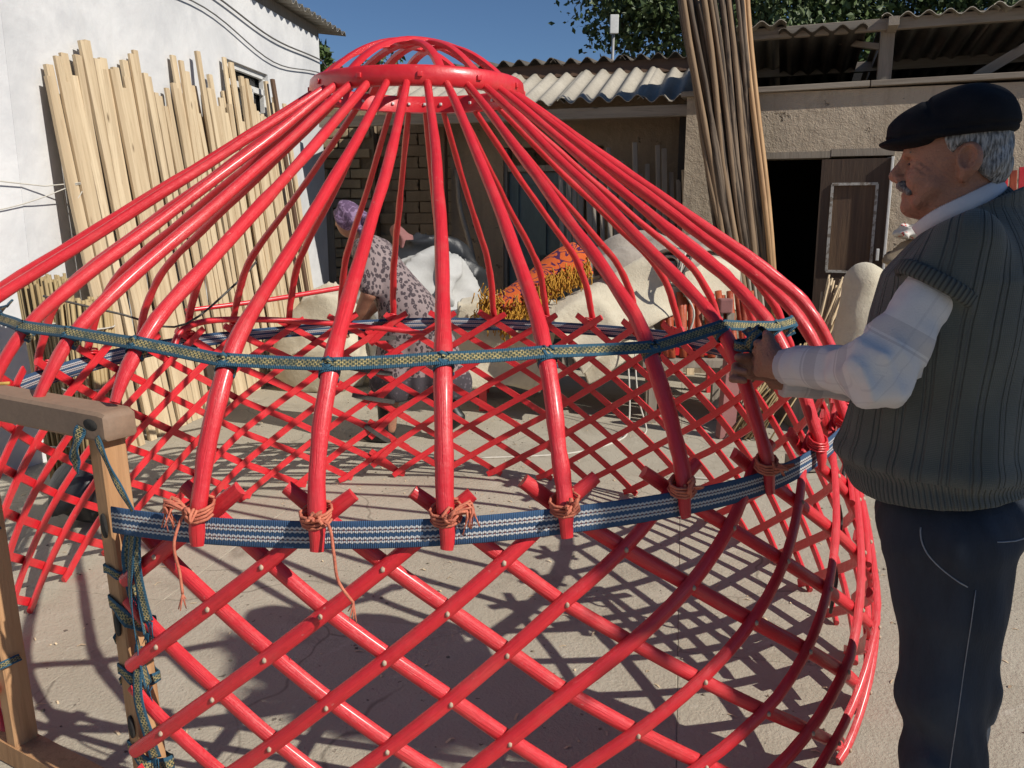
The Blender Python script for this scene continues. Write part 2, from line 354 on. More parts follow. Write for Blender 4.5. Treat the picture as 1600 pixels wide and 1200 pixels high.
def strip(P, width, normal, thick=.003, u0=0., widthdir=None):
    """flat woven band along P; normal = outward normals; UV u in metres, v across"""
    P, T, N, B = frames(P, normal); n = len(P); u = u0+np.r_[0, np.cumsum(np.linalg.norm(np.diff(P, axis=0), axis=1))]
    V, U, F = [], [], []
    prof = [(-.5, 0), (-.46, .5), (-.25, .62), (0, .5), (.25, .62), (.46, .5), (.5, 0), (.46, -.5), (0, -.5), (-.46, -.5)]; m = len(prof)
    for i in range(n):
        for (b, q) in prof:
            V.append(P[i]+B[i]*b*width+N[i]*q*thick); U.append((u[i], b+.5))
    for i in range(n-1):
        for j in range(m): k = (j+1) % m; F.append((i*m+j, i*m+k, (i+1)*m+k, (i+1)*m+j))
    F += [tuple(range(m-1, -1, -1)), tuple(range((n-1)*m, n*m))]
    return np.array(V), F, np.array(U)

# ---------------------------------------------------------------- signed-distance modelling (surface nets)
def sdf_mesh(f, lo, hi, h):
    lo, hi = np.array(lo, float), np.array(hi, float); n = np.ceil((hi-lo)/h).astype(int)+1
    ax = [lo[i]+h*np.arange(n[i]) for i in range(3)]
    X, Y, Z = np.meshgrid(*ax, indexing='ij'); P = np.stack([X, Y, Z], -1).reshape(-1, 3).astype(np.float32)
    D = np.concatenate([f(P[i:i+400000]) for i in range(0, len(P), 400000)]).reshape(n)
    S = D < 0; c = (n-1); cnt = np.zeros(c, np.int32); pos = np.zeros((*c, 3)); num = np.zeros(c)
    cor = [(i, j, k) for i in (0, 1) for j in (0, 1) for k in (0, 1)]
    sl = lambda A, o: A[o[0]:o[0]+c[0], o[1]:o[1]+c[1], o[2]:o[2]+c[2]]
    for a in cor:
        for d in range(3):
            if a[d]: continue
            b = list(a); b[d] = 1; da, db = sl(D, a), sl(D, b); cr = (da < 0) != (db < 0)
            t = np.where(cr, da/np.where(cr, da-db, 1), 0)
            for q in range(3): pos[..., q] += np.where(cr, a[q]+(t if q == d else 0), 0)
            num += cr
    act = num > 0; idx = -np.ones(c, int); idx[act] = np.arange(act.sum())
    ii = np.argwhere(act); V = lo+h*(ii+pos[act]/num[act][:, None]); F = []
    for d in range(3):
        e1, e2 = (d+1) % 3, (d+2) % 3
        s0 = [slice(1, c[q]) for q in range(3)]; s0[d] = slice(0, c[d]); s1 = list(s0); s1[d] = slice(1, c[d]+1)
        a, b = S[tuple(s0)], S[tuple(s1)]; e = np.argwhere(a != b)
        if not len(e): continue
        off = np.array([1, 1, 1]); off[d] = 0; e = e+off; fl = S[tuple(e.T)]
        q = []
        for (x, y) in ((0, 0), (1, 0), (1, 1), (0, 1)):
            g = e.copy(); g[:, e1] -= x; g[:, e2] -= y; q.append(idx[tuple(g.T)])
        q = np.stack(q, 1); q[~fl] = q[~fl][:, ::-1]; F.append(q[:, ::-1])
    F = np.vstack(F); F = F[(F >= 0).all(1)]
    # orientation: make faces point to growing distance
    a, b, cc = V[F[:, 0]], V[F[:, 1]], V[F[:, 2]]; nn = np.cross(b-a, cc-a); ce = V[F].mean(1)
    nl = nn/(np.linalg.norm(nn, axis=1)[:, None]+1e-9)
    s = f((ce+nl*h*.7).astype(np.float32))-f((ce-nl*h*.7).astype(np.float32))
    if s.mean() < 0: F = F[:, ::-1]
    return V, F.tolist()
def ell(P, c, r): 
    q = (P-np.float32(c))/np.float32(r); l = np.sqrt((q*q).sum(1)); return (l-1)*np.float32(min(r))*(1 if l.size == 0 else 1)
def ellg(P, c, r):
    q = (P-np.float32(c)); k0 = np.sqrt(((q/np.float32(r))**2).sum(1)); k1 = np.sqrt(((q/np.float32(r)**2)**2).sum(1))+1e-6; return k0*(k0-1)/k1
def cone(P, a, b, r1, r2, sq=(1, 1, 1)):
    s = np.float32(sq); p = P*s; a, b = np.float32(a)*s, np.float32(b)*s; ab = b-a
    t = np.clip(((p-a)@ab)/(ab@ab), 0, 1); return np.sqrt(((p-a-t[:, None]*ab)**2).sum(1))-(r1+(r2-r1)*t)
def smin(a, b, k=.02): h = np.clip(.5+.5*(b-a)/k, 0, 1); return b+(a-b)*h-k*h*(1-h)
def smax(a, b, k=.01): return -smin(-a, -b, k)
def wav(P, *w):
    """cheap smooth noise: sum of sines (amp, kx, ky, kz, ph)"""
    s = np.zeros(len(P), np.float32)
    for (a, kx, ky, kz, ph) in w: s += a*np.sin(P[:, 0]*kx+P[:, 1]*ky+P[:, 2]*kz+ph)
    return s
def rnd_wav(amp, k, n=6, seed=1):
    g = np.random.default_rng(seed); return [(amp/math.sqrt(n), *(g.normal(size=3)*k), g.random()*6.28) for _ in range(n)]

# ================================================================ ground
g = 900.
obj('ground', ([(-g, -g, -.02), (g, -g, -.02), (g, g, -.02), (-g, g, -.02)], [(0, 1, 2, 3)]), DIRT, smooth=False, kind='structure', label='bare dirt ground around the concrete yard')
yard = thing('concrete_yard', 'concrete yard cast in square slabs under the yurt frame', None); yard['kind'] = 'structure'
UA = R(-11.5); UX, VX = Vector((math.cos(UA), math.sin(UA), 0)), Vector((-math.sin(UA), math.cos(UA), 0))
S = 1.94
sv, sf = box((-S/2+.0006, -S/2+.0006, -.06), (S/2-.0006, S/2-.0006, 0), bev=.0035)
obj('joint_fill', ([(-9, -2, -.004), (9, -2, -.004), (9, 12, -.004), (-9, 12, -.004)], [(0, 1, 2, 3)]), JOINT, yard, False)
slab_me = make_mesh('slab', sv, sf, CONCRETE, False)
for i in range(-4, 6):
    for j in range(-2, 5):
        cc = UX*(.038+S*(i+.5))+VX*(2.63+S*(j-.5))
        if cc.y > 10.5 or cc.y < -1.5: continue
        link('slab', slab_me, yard, Matrix.Translation((cc.x, cc.y, random.uniform(-.0008, .0008))) @ Matrix.Rotation(UA, 4, 'Z'))

# ================================================================ walls and roofs
def wall(p0, p1, z0, z1, thick, holes=(), back=(0, 1)):
    """plastered wall from p0 to p1, thick towards 'back'; holes = (s0, s1, za, zb) in metres"""
    p0, p1 = np.array(p0, float), np.array(p1, float); d = p1-p0; L = np.linalg.norm(d); d /= L; nb = np.array(back, float); nb -= nb@d*d; nb /= np.linalg.norm(nb)
    ss = sorted({0, L, *[x for h in holes for x in h[:2]], *np.linspace(0, L, max(2, int(L/.5)))}); zs = sorted({z0, z1, *[x for h in holes for x in h[2:]]})
    ss = [s for s in ss if 0 <= s <= L]; V, F, I = [], [], {}
    def vid(i, j, k):
        if (i, j, k) not in I: q = p0+d*ss[i]+nb*thick*k; I[(i, j, k)] = len(V); V.append((q[0], q[1], zs[j]))
        return I[(i, j, k)]
    ok = lambda i, j: 0 <= i < len(ss)-1 and 0 <= j < len(zs)-1 and not any(h[0]-1e-6 <= ss[i] and ss[i+1] <= h[1]+1e-6 and h[2]-1e-6 <= zs[j] and zs[j+1] <= h[3]+1e-6 for h in holes)
    for i in range(len(ss)-1):
        for j in range(len(zs)-1):
            if not ok(i, j): continue
            a = [(i, j), (i+1, j), (i+1, j+1), (i, j+1)]
            F.append(tuple(vid(*x, 0) for x in a)); F.append(tuple(vid(*x, 1) for x in a[::-1]))
            for (x, y), nbq in (((a[0], a[1]), (i, j-1)), ((a[1], a[2]), (i+1, j)), ((a[2], a[3]), (i, j+1)), ((a[3], a[0]), (i-1, j))):
                if not ok(*nbq): F.append((vid(*y, 0), vid(*x, 0), vid(*x, 1), vid(*y, 1)))
    return V, F
def corrug(p0, ax, run, wid, length, amp=.024, pitch=.155, th=.006, sag=.0):
    """corrugated sheet: ridges along 'run', waves across 'ax'"""
    p0, ax, run = np.array(p0, float), np.array(ax, float), np.array(run, float); ax /= np.linalg.norm(ax); run /= np.linalg.norm(run); up = np.cross(ax, run); up *= np.sign(up[2])
    n = int(wid/pitch*8)+1; x = np.linspace(0, wid, n); y = np.linspace(0, length, 3); V, F = [], []
    for k in (0, 1):
        for b in y:
            for a in x: V.append(p0+ax*a+run*b+up*(amp*math.sin(2*math.pi*a/pitch)-k*th-sag*math.sin(math.pi*b/length)))
    m = n*3
    for k in (0, 1):
        for r in range(2):
            for i in range(n-1):
                q = (k*m+r*n+i, k*m+r*n+i+1, k*m+(r+1)*n+i+1, k*m+(r+1)*n+i); F.append(q if k == 0 else q[::-1])
    for r in (0, 2):
        for i in range(n-1): F.append((r*n+i, r*n+i+1, m+r*n+i+1, m+r*n+i))
    for i in (0, n-1):
        for r in range(2): F.append((r*n+i, (r+1)*n+i, m+(r+1)*n+i, m+r*n+i))
    return V, F

# ---- white house on the left
WX = lambda y: -3.44+.135*y
wh = thing('white_house', 'white lime plastered house with corrugated eave and small window', 'house', (-2.8, 4.8, 0))
y0, y1 = 4.83, 9.7; dl = math.hypot(WX(y1)-WX(y0), y1-y0); sc = dl/(y1-y0)
hole = ((7.42-y0)*sc, (8.29-y0)*sc, 2.36, 2.77)
obj('wall', wall((WX(y0), y0), (WX(y1), y1), -.02, 3.38, .35, [hole], (-1, 0)), WHITE, wh, False)
obj('wall', wall((-4.2, 1.2), (WX(y0)-.002, y0), -.02, 3.38, .35, (), (-1, .2)), WHITE, wh, False)
obj('wall', wall((WX(y1)-.003, y1-.001), (WX(y1)-3, y1+.9), -.02, 3.36, .35, (), (0, -1)), WHITE, wh, False)
wd = np.array([WX(y1)-WX(y0), y1-y0]); wd /= np.linalg.norm(wd); wnrm = np.array([wd[1], -wd[0]])
def wpt(s, z, o): q = np.array([WX(y0), y0])+wd*s+wnrm*o; return (q[0], q[1], z)
win = obj('window', cat_meshes(*[sweep([wpt(*a, -.05), wpt(*b, -.05)], [(-.025, -.02), (.025, -.02), (.025, .02), (-.025, .02)], (*wnrm, 0)) for a, b in
    (((hole[0], 2.745), (hole[1], 2.745)), ((hole[0], 2.60), (hole[1], 2.60)), ((hole[0], 2.385), (hole[1], 2.385)), ((hole[0]+.025, 2.36), (hole[0]+.025, 2.76)), ((hole[1]-.025, 2.36), (hole[1]-.025, 2.76)), ((hole[0]+.58, 2.38), (hole[0]+.58, 2.6)))]), WHITEPAINT, wh, False, label='white painted window frame with dark panes')
obj('pane', ([wpt(hole[0], 2.36, -.09), wpt(hole[1], 2.36, -.09), wpt(hole[1], 2.77, -.09), wpt(hole[0], 2.77, -.09)], [(0, 1, 2, 3)]), GLASS, win, False)
obj('sill', box((0, 0, 0), (1, .1, .04), Matrix(((wd[0]*1.0, wnrm[0], 0, wpt(hole[0]-.06, 0, -.06)[0]), (wd[1]*1.0, wnrm[1], 0, wpt(hole[0]-.06, 0, -.06)[1]), (0, 0, 1, 2.325), (0, 0, 0, 1)))), WHITEPAINT, win, False)
rf = obj('roof', box((0, 0, 0), (dl+1.5, .06, .10), Matrix(((wd[0], -wnrm[0], 0, wpt(-1.5, 0, 0)[0]), (wd[1], -wnrm[1], 0, wpt(-1.5, 0, 0)[1]), (0, 0, 1, 3.382), (0, 0, 0, 1)))), GREYWOOD, wh, False)
for k in range(6):
    p = wpt(-1.4+k*1.12, 3.50+.006*(k % 2), .16)
    obj('roof_sheet', corrug(p, (wd[0], wd[1], 0), (-wnrm[0], -wnrm[1], .12), 1.18, 1.7), SHEET, rf)
for (zz, sg, nm) in ((3.15, .10, 'grey power cable sagging under the white house eave'), (3.02, .20, 'thinner lower cable drooping along the white house wall')):
    pts = [wpt(s_, zz+.19*(1-s_/dl)-sg*math.sin(math.pi*(s_*.9/dl))*(.6+.4*math.sin(s_*2.1)), .03) for s_ in np.linspace(.2, dl-.02, 26)]
    if sg < .15: pts += [(-2.0, 10.4, 2.9), (-1.7, 11.5, 2.6)]
    obj('cable', tube(pts, .008 if sg < .15 else .006, 6), CABLE, label=nm, cat='cable')
obj('cord', tube([(-2.95, 4.3, 1.66), (-2.72, 4.95, 1.62), (-2.60, 5.13, 1.645)], .004, 5), ROPE, label='white cord stretched from the white wall to the outermost plank', cat='cord')
obj('cord', tube(smooth_path([(-3.1, 4.0, 1.36), (-2.8, 4.75, 1.50), (-2.60, 5.14, 1.64), (-2.63, 5.06, 1.5)], 20), .0035, 5), ROPE, label='slack white cord hanging below the taut one on the white wall', cat='cord')

# ---- timber planks leaning on the white house
tops = [(5.17,2.365,26),(5.43,2.53,30),(5.52,2.40,24),(5.62,2.42,22),(5.70,2.40,20),(5.83,2.36,26),(5.90,2.50,22),(5.99,2.56,34),(6.05,2.44,24),(6.12,2.36,20),(6.18,2.30,26),(6.25,2.25,24),(6.32,2.36,26),(6.38,2.39,22),(6.44,2.41,22),(6.53,2.60,24),(6.60,2.52,22),(6.68,2.30,24),(6.74,2.22,24),(6.83,2.72,26),(6.90,2.20,26),(6.97,2.47,22),(7.05,2.55,22),(7.12,2.38,26),(7.19,2.32,20),(7.26,2.38,24),(7.34,2.74,22),(7.40,2.54,26),(7.48,2.28,22),(7.56,2.55,20),(7.62,2.65,24),(7.70,2.60,26),(7.77,2.45,22),(7.84,2.36,20),(7.91,2.38,20),(7.98,2.38,26),(8.06,2.19,22),(8.10,2.70,14),(8.20,2.53,22),(8.27,2.45,24),(8.38,2.36,24),(8.46,2.50,20)]
TY, TZ = [q[0] for q in tops], [q[1] for q in tops]
row = []; y = 5.06
while y < 8.52:
    z = float(np.interp(y, TY, TZ)); j = int(np.argmin([abs(y-q) for q in TY]))
    z = tops[j][1]+random.uniform(-.03, .03) if abs(TY[j]-y) < .03 else z-random.uniform(0, .16)
    row.append((y, z, random.uniform(.040, .060))); y += random.uniform(.036, .050)
named = {0: ('outermost pale plank on the left end of the leaning row', None), len(row)-1: ('outermost pale plank on the right end of the leaning row', None)}
tall = int(np.argmax([q[1] if q[0] < 7.2 else 0 for q in row])); named[tall] = ('tallest pale plank in the middle of the leaning row', None)
tw2_ = int(np.argmax([q[1] if 7.25 < q[0] < 7.8 else 0 for q in row])); named[tw2_] = ('pale plank standing clearly taller than its neighbours left of the window', None)
for k, (y, z, wdt) in enumerate(row):
    lay = k % 3 == 1; yf = y-.015+random.uniform(-.025, .025)
    foot = (WX(yf)+.345-.028*lay+random.uniform(-.008, .012), yf, 0.)
    lb, mt = named.get(k, ('pale sawn plank, %s in the front row on the white wall' % from_ends(k, len(row)), None))
    plank('timber_plank', foot, (WX(y)+.075-.03*lay+random.uniform(-.008, .008), y, z), wdt, random.uniform(.02, .03), (1, -.28+random.uniform(-.08, .08), .15), mt or PLANK, bow=random.uniform(-.03, .01), label=lb, cat='plank', group='planks leaning against the white house')
for k in range(26):
    y = random.uniform(5.2, 8.4); z = float(np.interp(y, TY, TZ))-random.uniform(.15, .5)
    plank('timber_plank', (WX(y)+.285, y+random.uniform(-.1, .1), 0), (WX(y)+.02, y, z), random.uniform(.05, .07), .022, (1, -.28, .15), PLANK, label='shorter pale plank leaning behind the front row of planks', cat='plank', group='planks leaning against the white house')
plank('timber_plank', (WX(8.08)+.44, 8.08, 0), (WX(8.10)+.12, 8.10, 2.70), .045, .03, (1, -.28, .15), DARKPLANK, label='dark brown old plank leaning in front of the window', cat='plank', group='planks leaning against the white house')

# ---- workshop with open attic on the right
P0, DU = np.array([2.04, 7.6]), np.array([.95, -.313]); DU /= np.linalg.norm(DU); DN = np.array([-DU[1], DU[0]])      # DN points away from camera
def sp(s, z, o=0.): q = P0+DU*s+DN*o; return (q[0], q[1], z)
ws = thing('workshop', 'long mud plastered workshop with open attic under corrugated roof', 'workshop', (2.04, 7.6, 0))
obj('wall', wall(sp(-.5, 0)[:2], sp(5.2, 0)[:2], -.02, 2.50, .3, [(.61, 1.73, -.02, 2.0)], DN), MUD, ws, False)
for k, (a, b) in enumerate(((-.55, 1.0), (1.01, 2.7), (2.71, 5.3))):      # timber wall plate, slightly out of level
    plank('wall_plate', sp(a, 2.515+.02*k, .12), sp(b, 2.535+.02*k, .12), .34, .045, (0, 0, 1), GREYWOOD, ws)
fr = obj('door_frame', cat_meshes(*[box((0, 0, 0), (1, 1, 1), Matrix(((DU[0]*L, DN[0]*d_, 0, sp(s_, 0, o_)[0]), (DU[1]*L, DN[1]*d_, 0, sp(s_, 0, o_)[1]), (0, 0, hz, z_), (0, 0, 0, 1)))) for (s_, z_, o_, L, hz, d_) in ((.115, 1.945, -.012, .62, .055, .2), (.74, 1.955, -.014, .5, .06, .2), (1.19, 0, .0, .04, 1.94, .12))]), GREYWOOD, ws, False)
# open right-hand leaf of the door
dr = obj('door', wall(sp(.67, 0, -.03)[:2], sp(1.215, 0, -.07)[:2], .03, 1.93, .045, [(.10, .45, .98, 1.72), (.10, .45, .2, .84)], DN), BROWNDOOR, ws, False, label='dark brown door leaf with scuffed inset panel')
for za, zb in ((.98, 1.72), (.2, .84)):
    a, b = sp(.77, 0, -.02), sp(1.12, 0, -.045)
    pn = obj('door_panel', wall(a[:2], b[:2], za, zb, .012, (), DN), PANELWOOD, dr, False)
    for (x0, x1, q0, q1) in ((.765, 1.125, zb-.01, zb+.012), (.765, 1.125, za-.012, za+.01), (.757, .78, za, zb), (1.11, 1.133, za, zb)):
        if za < .5 : continue
        a, b = sp(x0, 0, -.045-.055*(x0-.67)), sp(x1, 0, -.045-.055*(x1-.67))
        obj('panel_moulding', wall(a[:2], b[:2], q0, q1, .02, (), DN), FLAKED, dr, False)
plank('door_edge', sp(1.222, .03, -.08), sp(1.222, 1.94, -.08), .02, .05, (DN[0], DN[1], 0), WHITEPAINT, dr)
obj('door_handle', box((-.012, -.03, 0), (.012, 0, .10), Matrix.Translation(sp(1.165, 1.08, -.085)) @ Matrix.Rotation(math.atan2(DU[1], DU[0]), 4, 'Z'), .004), WHITEPAINT, dr, False)
# room behind the opening and the attic void, shade painted as near black
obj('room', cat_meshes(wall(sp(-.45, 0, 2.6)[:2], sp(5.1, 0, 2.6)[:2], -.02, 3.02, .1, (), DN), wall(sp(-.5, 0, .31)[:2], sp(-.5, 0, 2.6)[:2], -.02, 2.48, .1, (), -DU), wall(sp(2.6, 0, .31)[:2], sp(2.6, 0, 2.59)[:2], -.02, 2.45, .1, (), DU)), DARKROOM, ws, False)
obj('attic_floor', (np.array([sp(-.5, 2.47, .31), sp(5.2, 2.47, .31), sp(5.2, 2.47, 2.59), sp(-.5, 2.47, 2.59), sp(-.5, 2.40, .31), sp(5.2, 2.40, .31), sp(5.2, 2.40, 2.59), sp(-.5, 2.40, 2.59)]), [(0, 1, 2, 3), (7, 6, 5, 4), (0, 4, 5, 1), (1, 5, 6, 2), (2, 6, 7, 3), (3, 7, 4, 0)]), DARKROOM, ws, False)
for (s_, tw) in ((-.35, 0), (1.12, .0), (2.48, .1), (3.9, 0)):
    pz = plank('attic_post', sp(s_, 2.56, .16), sp(s_+tw*.3, 2.98, .14), .11, .09, (-DN[0], -DN[1], 0), GREYWOOD, ws)
    plank('attic_rafter', sp(s_+.02, 3.0, -.12), sp(s_+.02, 2.80, 2.5), .08, .07, (0, 0, 1), GREYWOOD, ws)
plank('attic_brace', sp(1.85, 2.60, .35), sp(2.42, 2.95, .2), .08, .06, (-DN[0], -DN[1], 0), GREYWOOD, ws)
plank('attic_brace', sp(.75, 2.98, .5), sp(1.12, 2.85, .2), .05, .04, (-DN[0], -DN[1], 0), GREYWOOD, ws)
plank('roof_beam', sp(-.5, 2.985, .06), sp(5.2, 3.06, .06), .07, .09, (0, 0, 1), GREYWOOD, ws)
plank('roof_beam', sp(-.5, 2.86, 1.3), sp(5.2, 2.92, 1.3), .07, .09, (0, 0, 1), GREYWOOD, ws)
zr = [3.04, 2.99, 3.06, 3.075, 3.11, 3.12, 3.04]
for k in range(7):
    s_ = -.55+k*.80; obj('roof_sheet', corrug(sp(s_, zr[k], -.10+.03*(k % 3)), (DU[0], DU[1], random.uniform(-.01, .03)), (DN[0], DN[1], -.10), .86 if k != 1 else .7, 2.9), SHEETDARK if k % 3 == 1 else SHEET, ws)
plank('roof_batten', sp(2.62, 3.085, -.14), sp(3.6, 3.10, -.14), .05, .035, (0, 0, 1), PLANK, ws)

# ---- middle mud house with porch
mh = thing('mud_house', 'brown mud house with corrugated porch roof and faded blue door', 'house', (.5, 8.8, 0))
M0 = np.array([1.18, 7.9]); MU = np.array([1.81, -.5]); MU /= np.linalg.norm(MU); MN = np.array([-MU[1], MU[0]])
def mp(s, z, o=0.): q = M0+MU*s+MN*o; return (q[0], q[1], z)
# s at eave line: x=1060px -> ~.42 ; x=700 -> -1.88 ; wall .62 behind
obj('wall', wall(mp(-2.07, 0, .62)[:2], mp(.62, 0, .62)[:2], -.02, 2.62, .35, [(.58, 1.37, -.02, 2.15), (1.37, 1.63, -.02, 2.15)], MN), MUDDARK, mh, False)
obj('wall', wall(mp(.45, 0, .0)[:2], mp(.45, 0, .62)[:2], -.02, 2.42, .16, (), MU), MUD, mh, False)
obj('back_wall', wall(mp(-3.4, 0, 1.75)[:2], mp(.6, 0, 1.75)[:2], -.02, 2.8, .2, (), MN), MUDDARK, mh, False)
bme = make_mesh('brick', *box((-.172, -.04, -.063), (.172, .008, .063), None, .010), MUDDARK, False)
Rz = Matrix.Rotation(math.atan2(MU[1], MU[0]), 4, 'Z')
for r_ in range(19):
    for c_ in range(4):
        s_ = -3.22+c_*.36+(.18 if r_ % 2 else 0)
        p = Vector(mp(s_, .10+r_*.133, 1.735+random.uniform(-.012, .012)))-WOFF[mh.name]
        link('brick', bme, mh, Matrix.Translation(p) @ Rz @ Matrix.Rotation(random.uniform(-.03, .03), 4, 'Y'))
bd = obj('door', wall(mp(-1.45, 0, .74)[:2], mp(-.72, 0, .74)[:2], 0, 1.90, .04, (), MN), BLUEDOOR, mh, False, label='faded blue grey wooden door')
for (a, b, z0_, z1_) in ((-1.45, -.72, 1.78, 1.90), (-1.45, -1.35, 0, 1.78), (-.82, -.72, 0, 1.78), (-1.12, -1.05, 0, 1.78), (-1.35, -.82, .95, 1.05)):
    obj('door_rail', wall(mp(a, 0, .715)[:2], mp(b, 0, .715)[:2], z0_, z1_, .024, (), MN), BLUEDOOR, bd, False)
obj('door_frame', cat_meshes(wall(mp(-1.53, 0, .66)[:2], mp(-1.46, 0, .66)[:2], 0, 2.14, .12, (), MN), wall(mp(-.71, 0, .66)[:2], mp(-.64, 0, .66)[:2], 0, 2.14, .12, (), MN), wall(mp(-1.455, 0, .66)[:2], mp(-.715, 0, .66)[:2], 1.91, 1.97, .12, (), MN)), GREYWOOD, mh, False)
plank('porch_beam', mp(-3.3, 2.40, .12), mp(.6, 2.40, .12), .08, .10, (0, 0, 1), GREYWOOD, mh)
plank('porch_post', mp(-2.12, 0, .5), mp(-2.12, 2.36, .5), .09, .09, (MN[0], MN[1], 0), DARKPLANK, mh)
for k in range(5):
    obj('roof_sheet', corrug(mp(-3.0+k*.74, 2.50+.008*(k % 2), -.03*(k % 2)), (MU[0], MU[1], 0), (MN[0], MN[1], .36), .80, 1.5, .03, .175), SHEET, mh)
for k in range(5):
    obj('ridge_sheet', corrug(mp(-2.6+k*.74, 3.06+.008*(k % 2), 1.15), (MU[0], MU[1], 0.01), (MN[0], MN[1], .10), .80, 1.6, .034, .175), SHEETDARK, mh)
plank('ridge_board', mp(-2.6, 2.97, 1.22), mp(1.0, 2.99, 1.22), .14, .03, (-MN[0], -MN[1], .2), DARKPLANK, mh)
# lean-on pole, antenna
obj('bent_stick', tube(smooth_path([mp(-1.99, 1.93, .58), mp(-1.93, 1.55, .5), mp(-1.78, 1.1, .42), mp(-1.64, .5, .3), mp(-1.60, .0, .25)], 16), .026, 8), GREYWOOD, label='bent pale stick leaning on the brown house wall', cat='stick')
an = thing('antenna', 'small white panel antenna on a thin pole above the roof', 'antenna', (1.2, 10.4, 2.6))
obj('pole', tube([(1.18, 10.4, 2.6), (1.20, 10.4, 3.72)], .018, 8), STEEL, an); obj('panel', box((1.15, 10.34, 3.56), (1.25, 10.38, 3.77), None, .008), WHITEPAINT, an, False)

# ---- adobe wall and stone wall beyond
ad = thing('adobe_wall', 'sunlit tan adobe brick wall beside the white house', 'wall', (-2.2, 10.4, 0))
obj('core', wall((-2.9, 10.44), (-1.66, 10.30), -.02, 2.9, .4, (), (0, 1)), MORTAR, ad, False)
ame = [make_mesh('brick', *box((-.125, -.05, -.052), (.125, .05, .052), None, .014), ADOBE, False)]
ra = Matrix.Rotation(math.atan2(-.14, 1.24), 4, 'Z')
for r_ in range(24):
    for c_ in range(5):
        s_ = .04+c_*.262+(.13 if r_ % 2 else 0)+random.uniform(-.008, .008)
        if s_ > 1.2: continue
        if r_ >= 22 and random.random() < .35: continue
        p = Vector((-2.9+.9937*s_, 10.42-.112*s_, .07+r_*.118))-WOFF[ad.name]
        link('brick', ame[0], ad, Matrix.Translation(p+Vector((0, random.uniform(-.015, .02), 0))) @ ra @ Matrix.Rotation(random.uniform(-.04, .04), 4, 'Y'))
plank('timber_lintel', (-2.5, 10.34, 1.62), (-1.68, 10.25, 1.60), .06, .10, (0, 0, 1), GREYWOOD, ad)
plank('timber_post', (-2.2, 10.30, 0), (-2.22, 10.30, 1.58), .09, .07, (0, -1, 0), GREYWOOD, ad)
stw = thing('stone_wall', 'low rough stone wall in the gap beside the brown house', 'wall', (-1.4, 11.5, 0))
obj('core', wall((-1.9, 11.5), (-.5, 11.4), -.02, 2.45, .4, (), (0, 1)), MORTAR, stw, False)
stme = [make_mesh('stone', *box((-a, -.06, -b), (a, .06, b), None, .02), STONE, False) for a, b in ((.10, .05), (.14, .06), (.07, .045))]
for r_ in range(21):
    s_ = random.uniform(0, .1)
    while s_ < 1.3:
        k = random.randrange(3); L = (.22, .30, .16)[k]
        link('stone', stme[k], stw, Matrix.Translation(Vector((-1.9+s_+L/2, 11.47-.07*s_, .08+r_*.118))-WOFF[stw.name]) @ Matrix.Rotation(random.uniform(-.12, .12), 4, 'Y')); s_ += L+.015

# ================================================================ trees
t = NT('leaf'); n = t.noise(t.coords('Object', rand=False), 1.3, 3); ra_ = t.attr('tone')
c = t.mix(ra_, (.030, .058, .016), (.085, .135, .035)); c = t.mix(t.math('MULTIPLY', n, .35), c, (.12, .14, .05))
LEAF = t.out(c, .55, Transmission_Weight=0.)
TRUNK = simple('tree_bark', (.14, .105, .075), (.08, .06, .045), 6, .95, 40, .01, (1, 1, .2))
def tree(name, label, base, lobes, nleaf, leaf=.10, seed=3, group='trees behind the roofs'):
    g = np.random.default_rng(seed); tr = thing(name, label, 'tree', base, group=group); b = np.array(base); parts = []
    top = np.mean([l[0] for l in lobes], 0)
    parts.append(tube(smooth_path([b, b+(top-b)*.35+[.1, 0, 0], b+(top-b)*.8], 8), np.linspace(.16, .07, 8), 7))
    for c_, r_ in lobes:
        s_ = b+(top-b)*.45; parts.append(tube(smooth_path([s_, (s_+np.array(c_))/2+[0, 0, .15], c_], 7), np.linspace(.07, .02, 7), 5))
    obj('trunk', cat_meshes(*parts), TRUNK, tr)
    V, F, T = [], [], []
    wts = np.array([l[1][0]*l[1][1]*l[1][2] for l in lobes]); wts = wts/wts.sum()
    for (c_, r_), w_ in zip(lobes, wts):
        m = int(nleaf*w_); ncl = max(12, m//36); cl = g.normal(size=(ncl, 3)); cl /= np.linalg.norm(cl, axis=1)[:, None]; cl *= (g.random(ncl)**.4)[:, None]; cl = np.array(c_)+cl*np.array(r_)
        for q in cl:
            tone = g.random(); k = m//ncl; sig = .20*min(r_)
            for p in q+g.normal(size=(k, 3))*sig:
                a = g.normal(size=3); a[2] -= .6; a /= np.linalg.norm(a); u = np.cross(a, g.normal(size=3)); u /= np.linalg.norm(u); s = leaf*(.6+.8*g.random()); i = len(V)
                nrm = np.cross(a, u); V += [p, p+a*s*.5+u*s*.3+nrm*s*.06, p+a*s, p+a*s*.5-u*s*.3+nrm*s*.06]; F.append((i, i+1, i+2, i+3)); T += [np.clip(tone*.7+g.random()*.3, 0, 1)]*4
    obj('crown', (V, F), LEAF, tr, False, attrs={'tone': T})
tree('mulberry_tree', 'dark leafy tree behind the antenna pole', (2.9, 16, 0), [((2.5, 16, 5.7), (1.5, 1.3, 1.2)), ((3.5, 16.2, 6.2), (1.6, 1.3, 1.5)), ((1.9, 15.8, 5.0), (.8, .8, .55)), ((3.1, 15.5, 4.7), (1.5, 1.0, .9))], 17000, .115, 3)
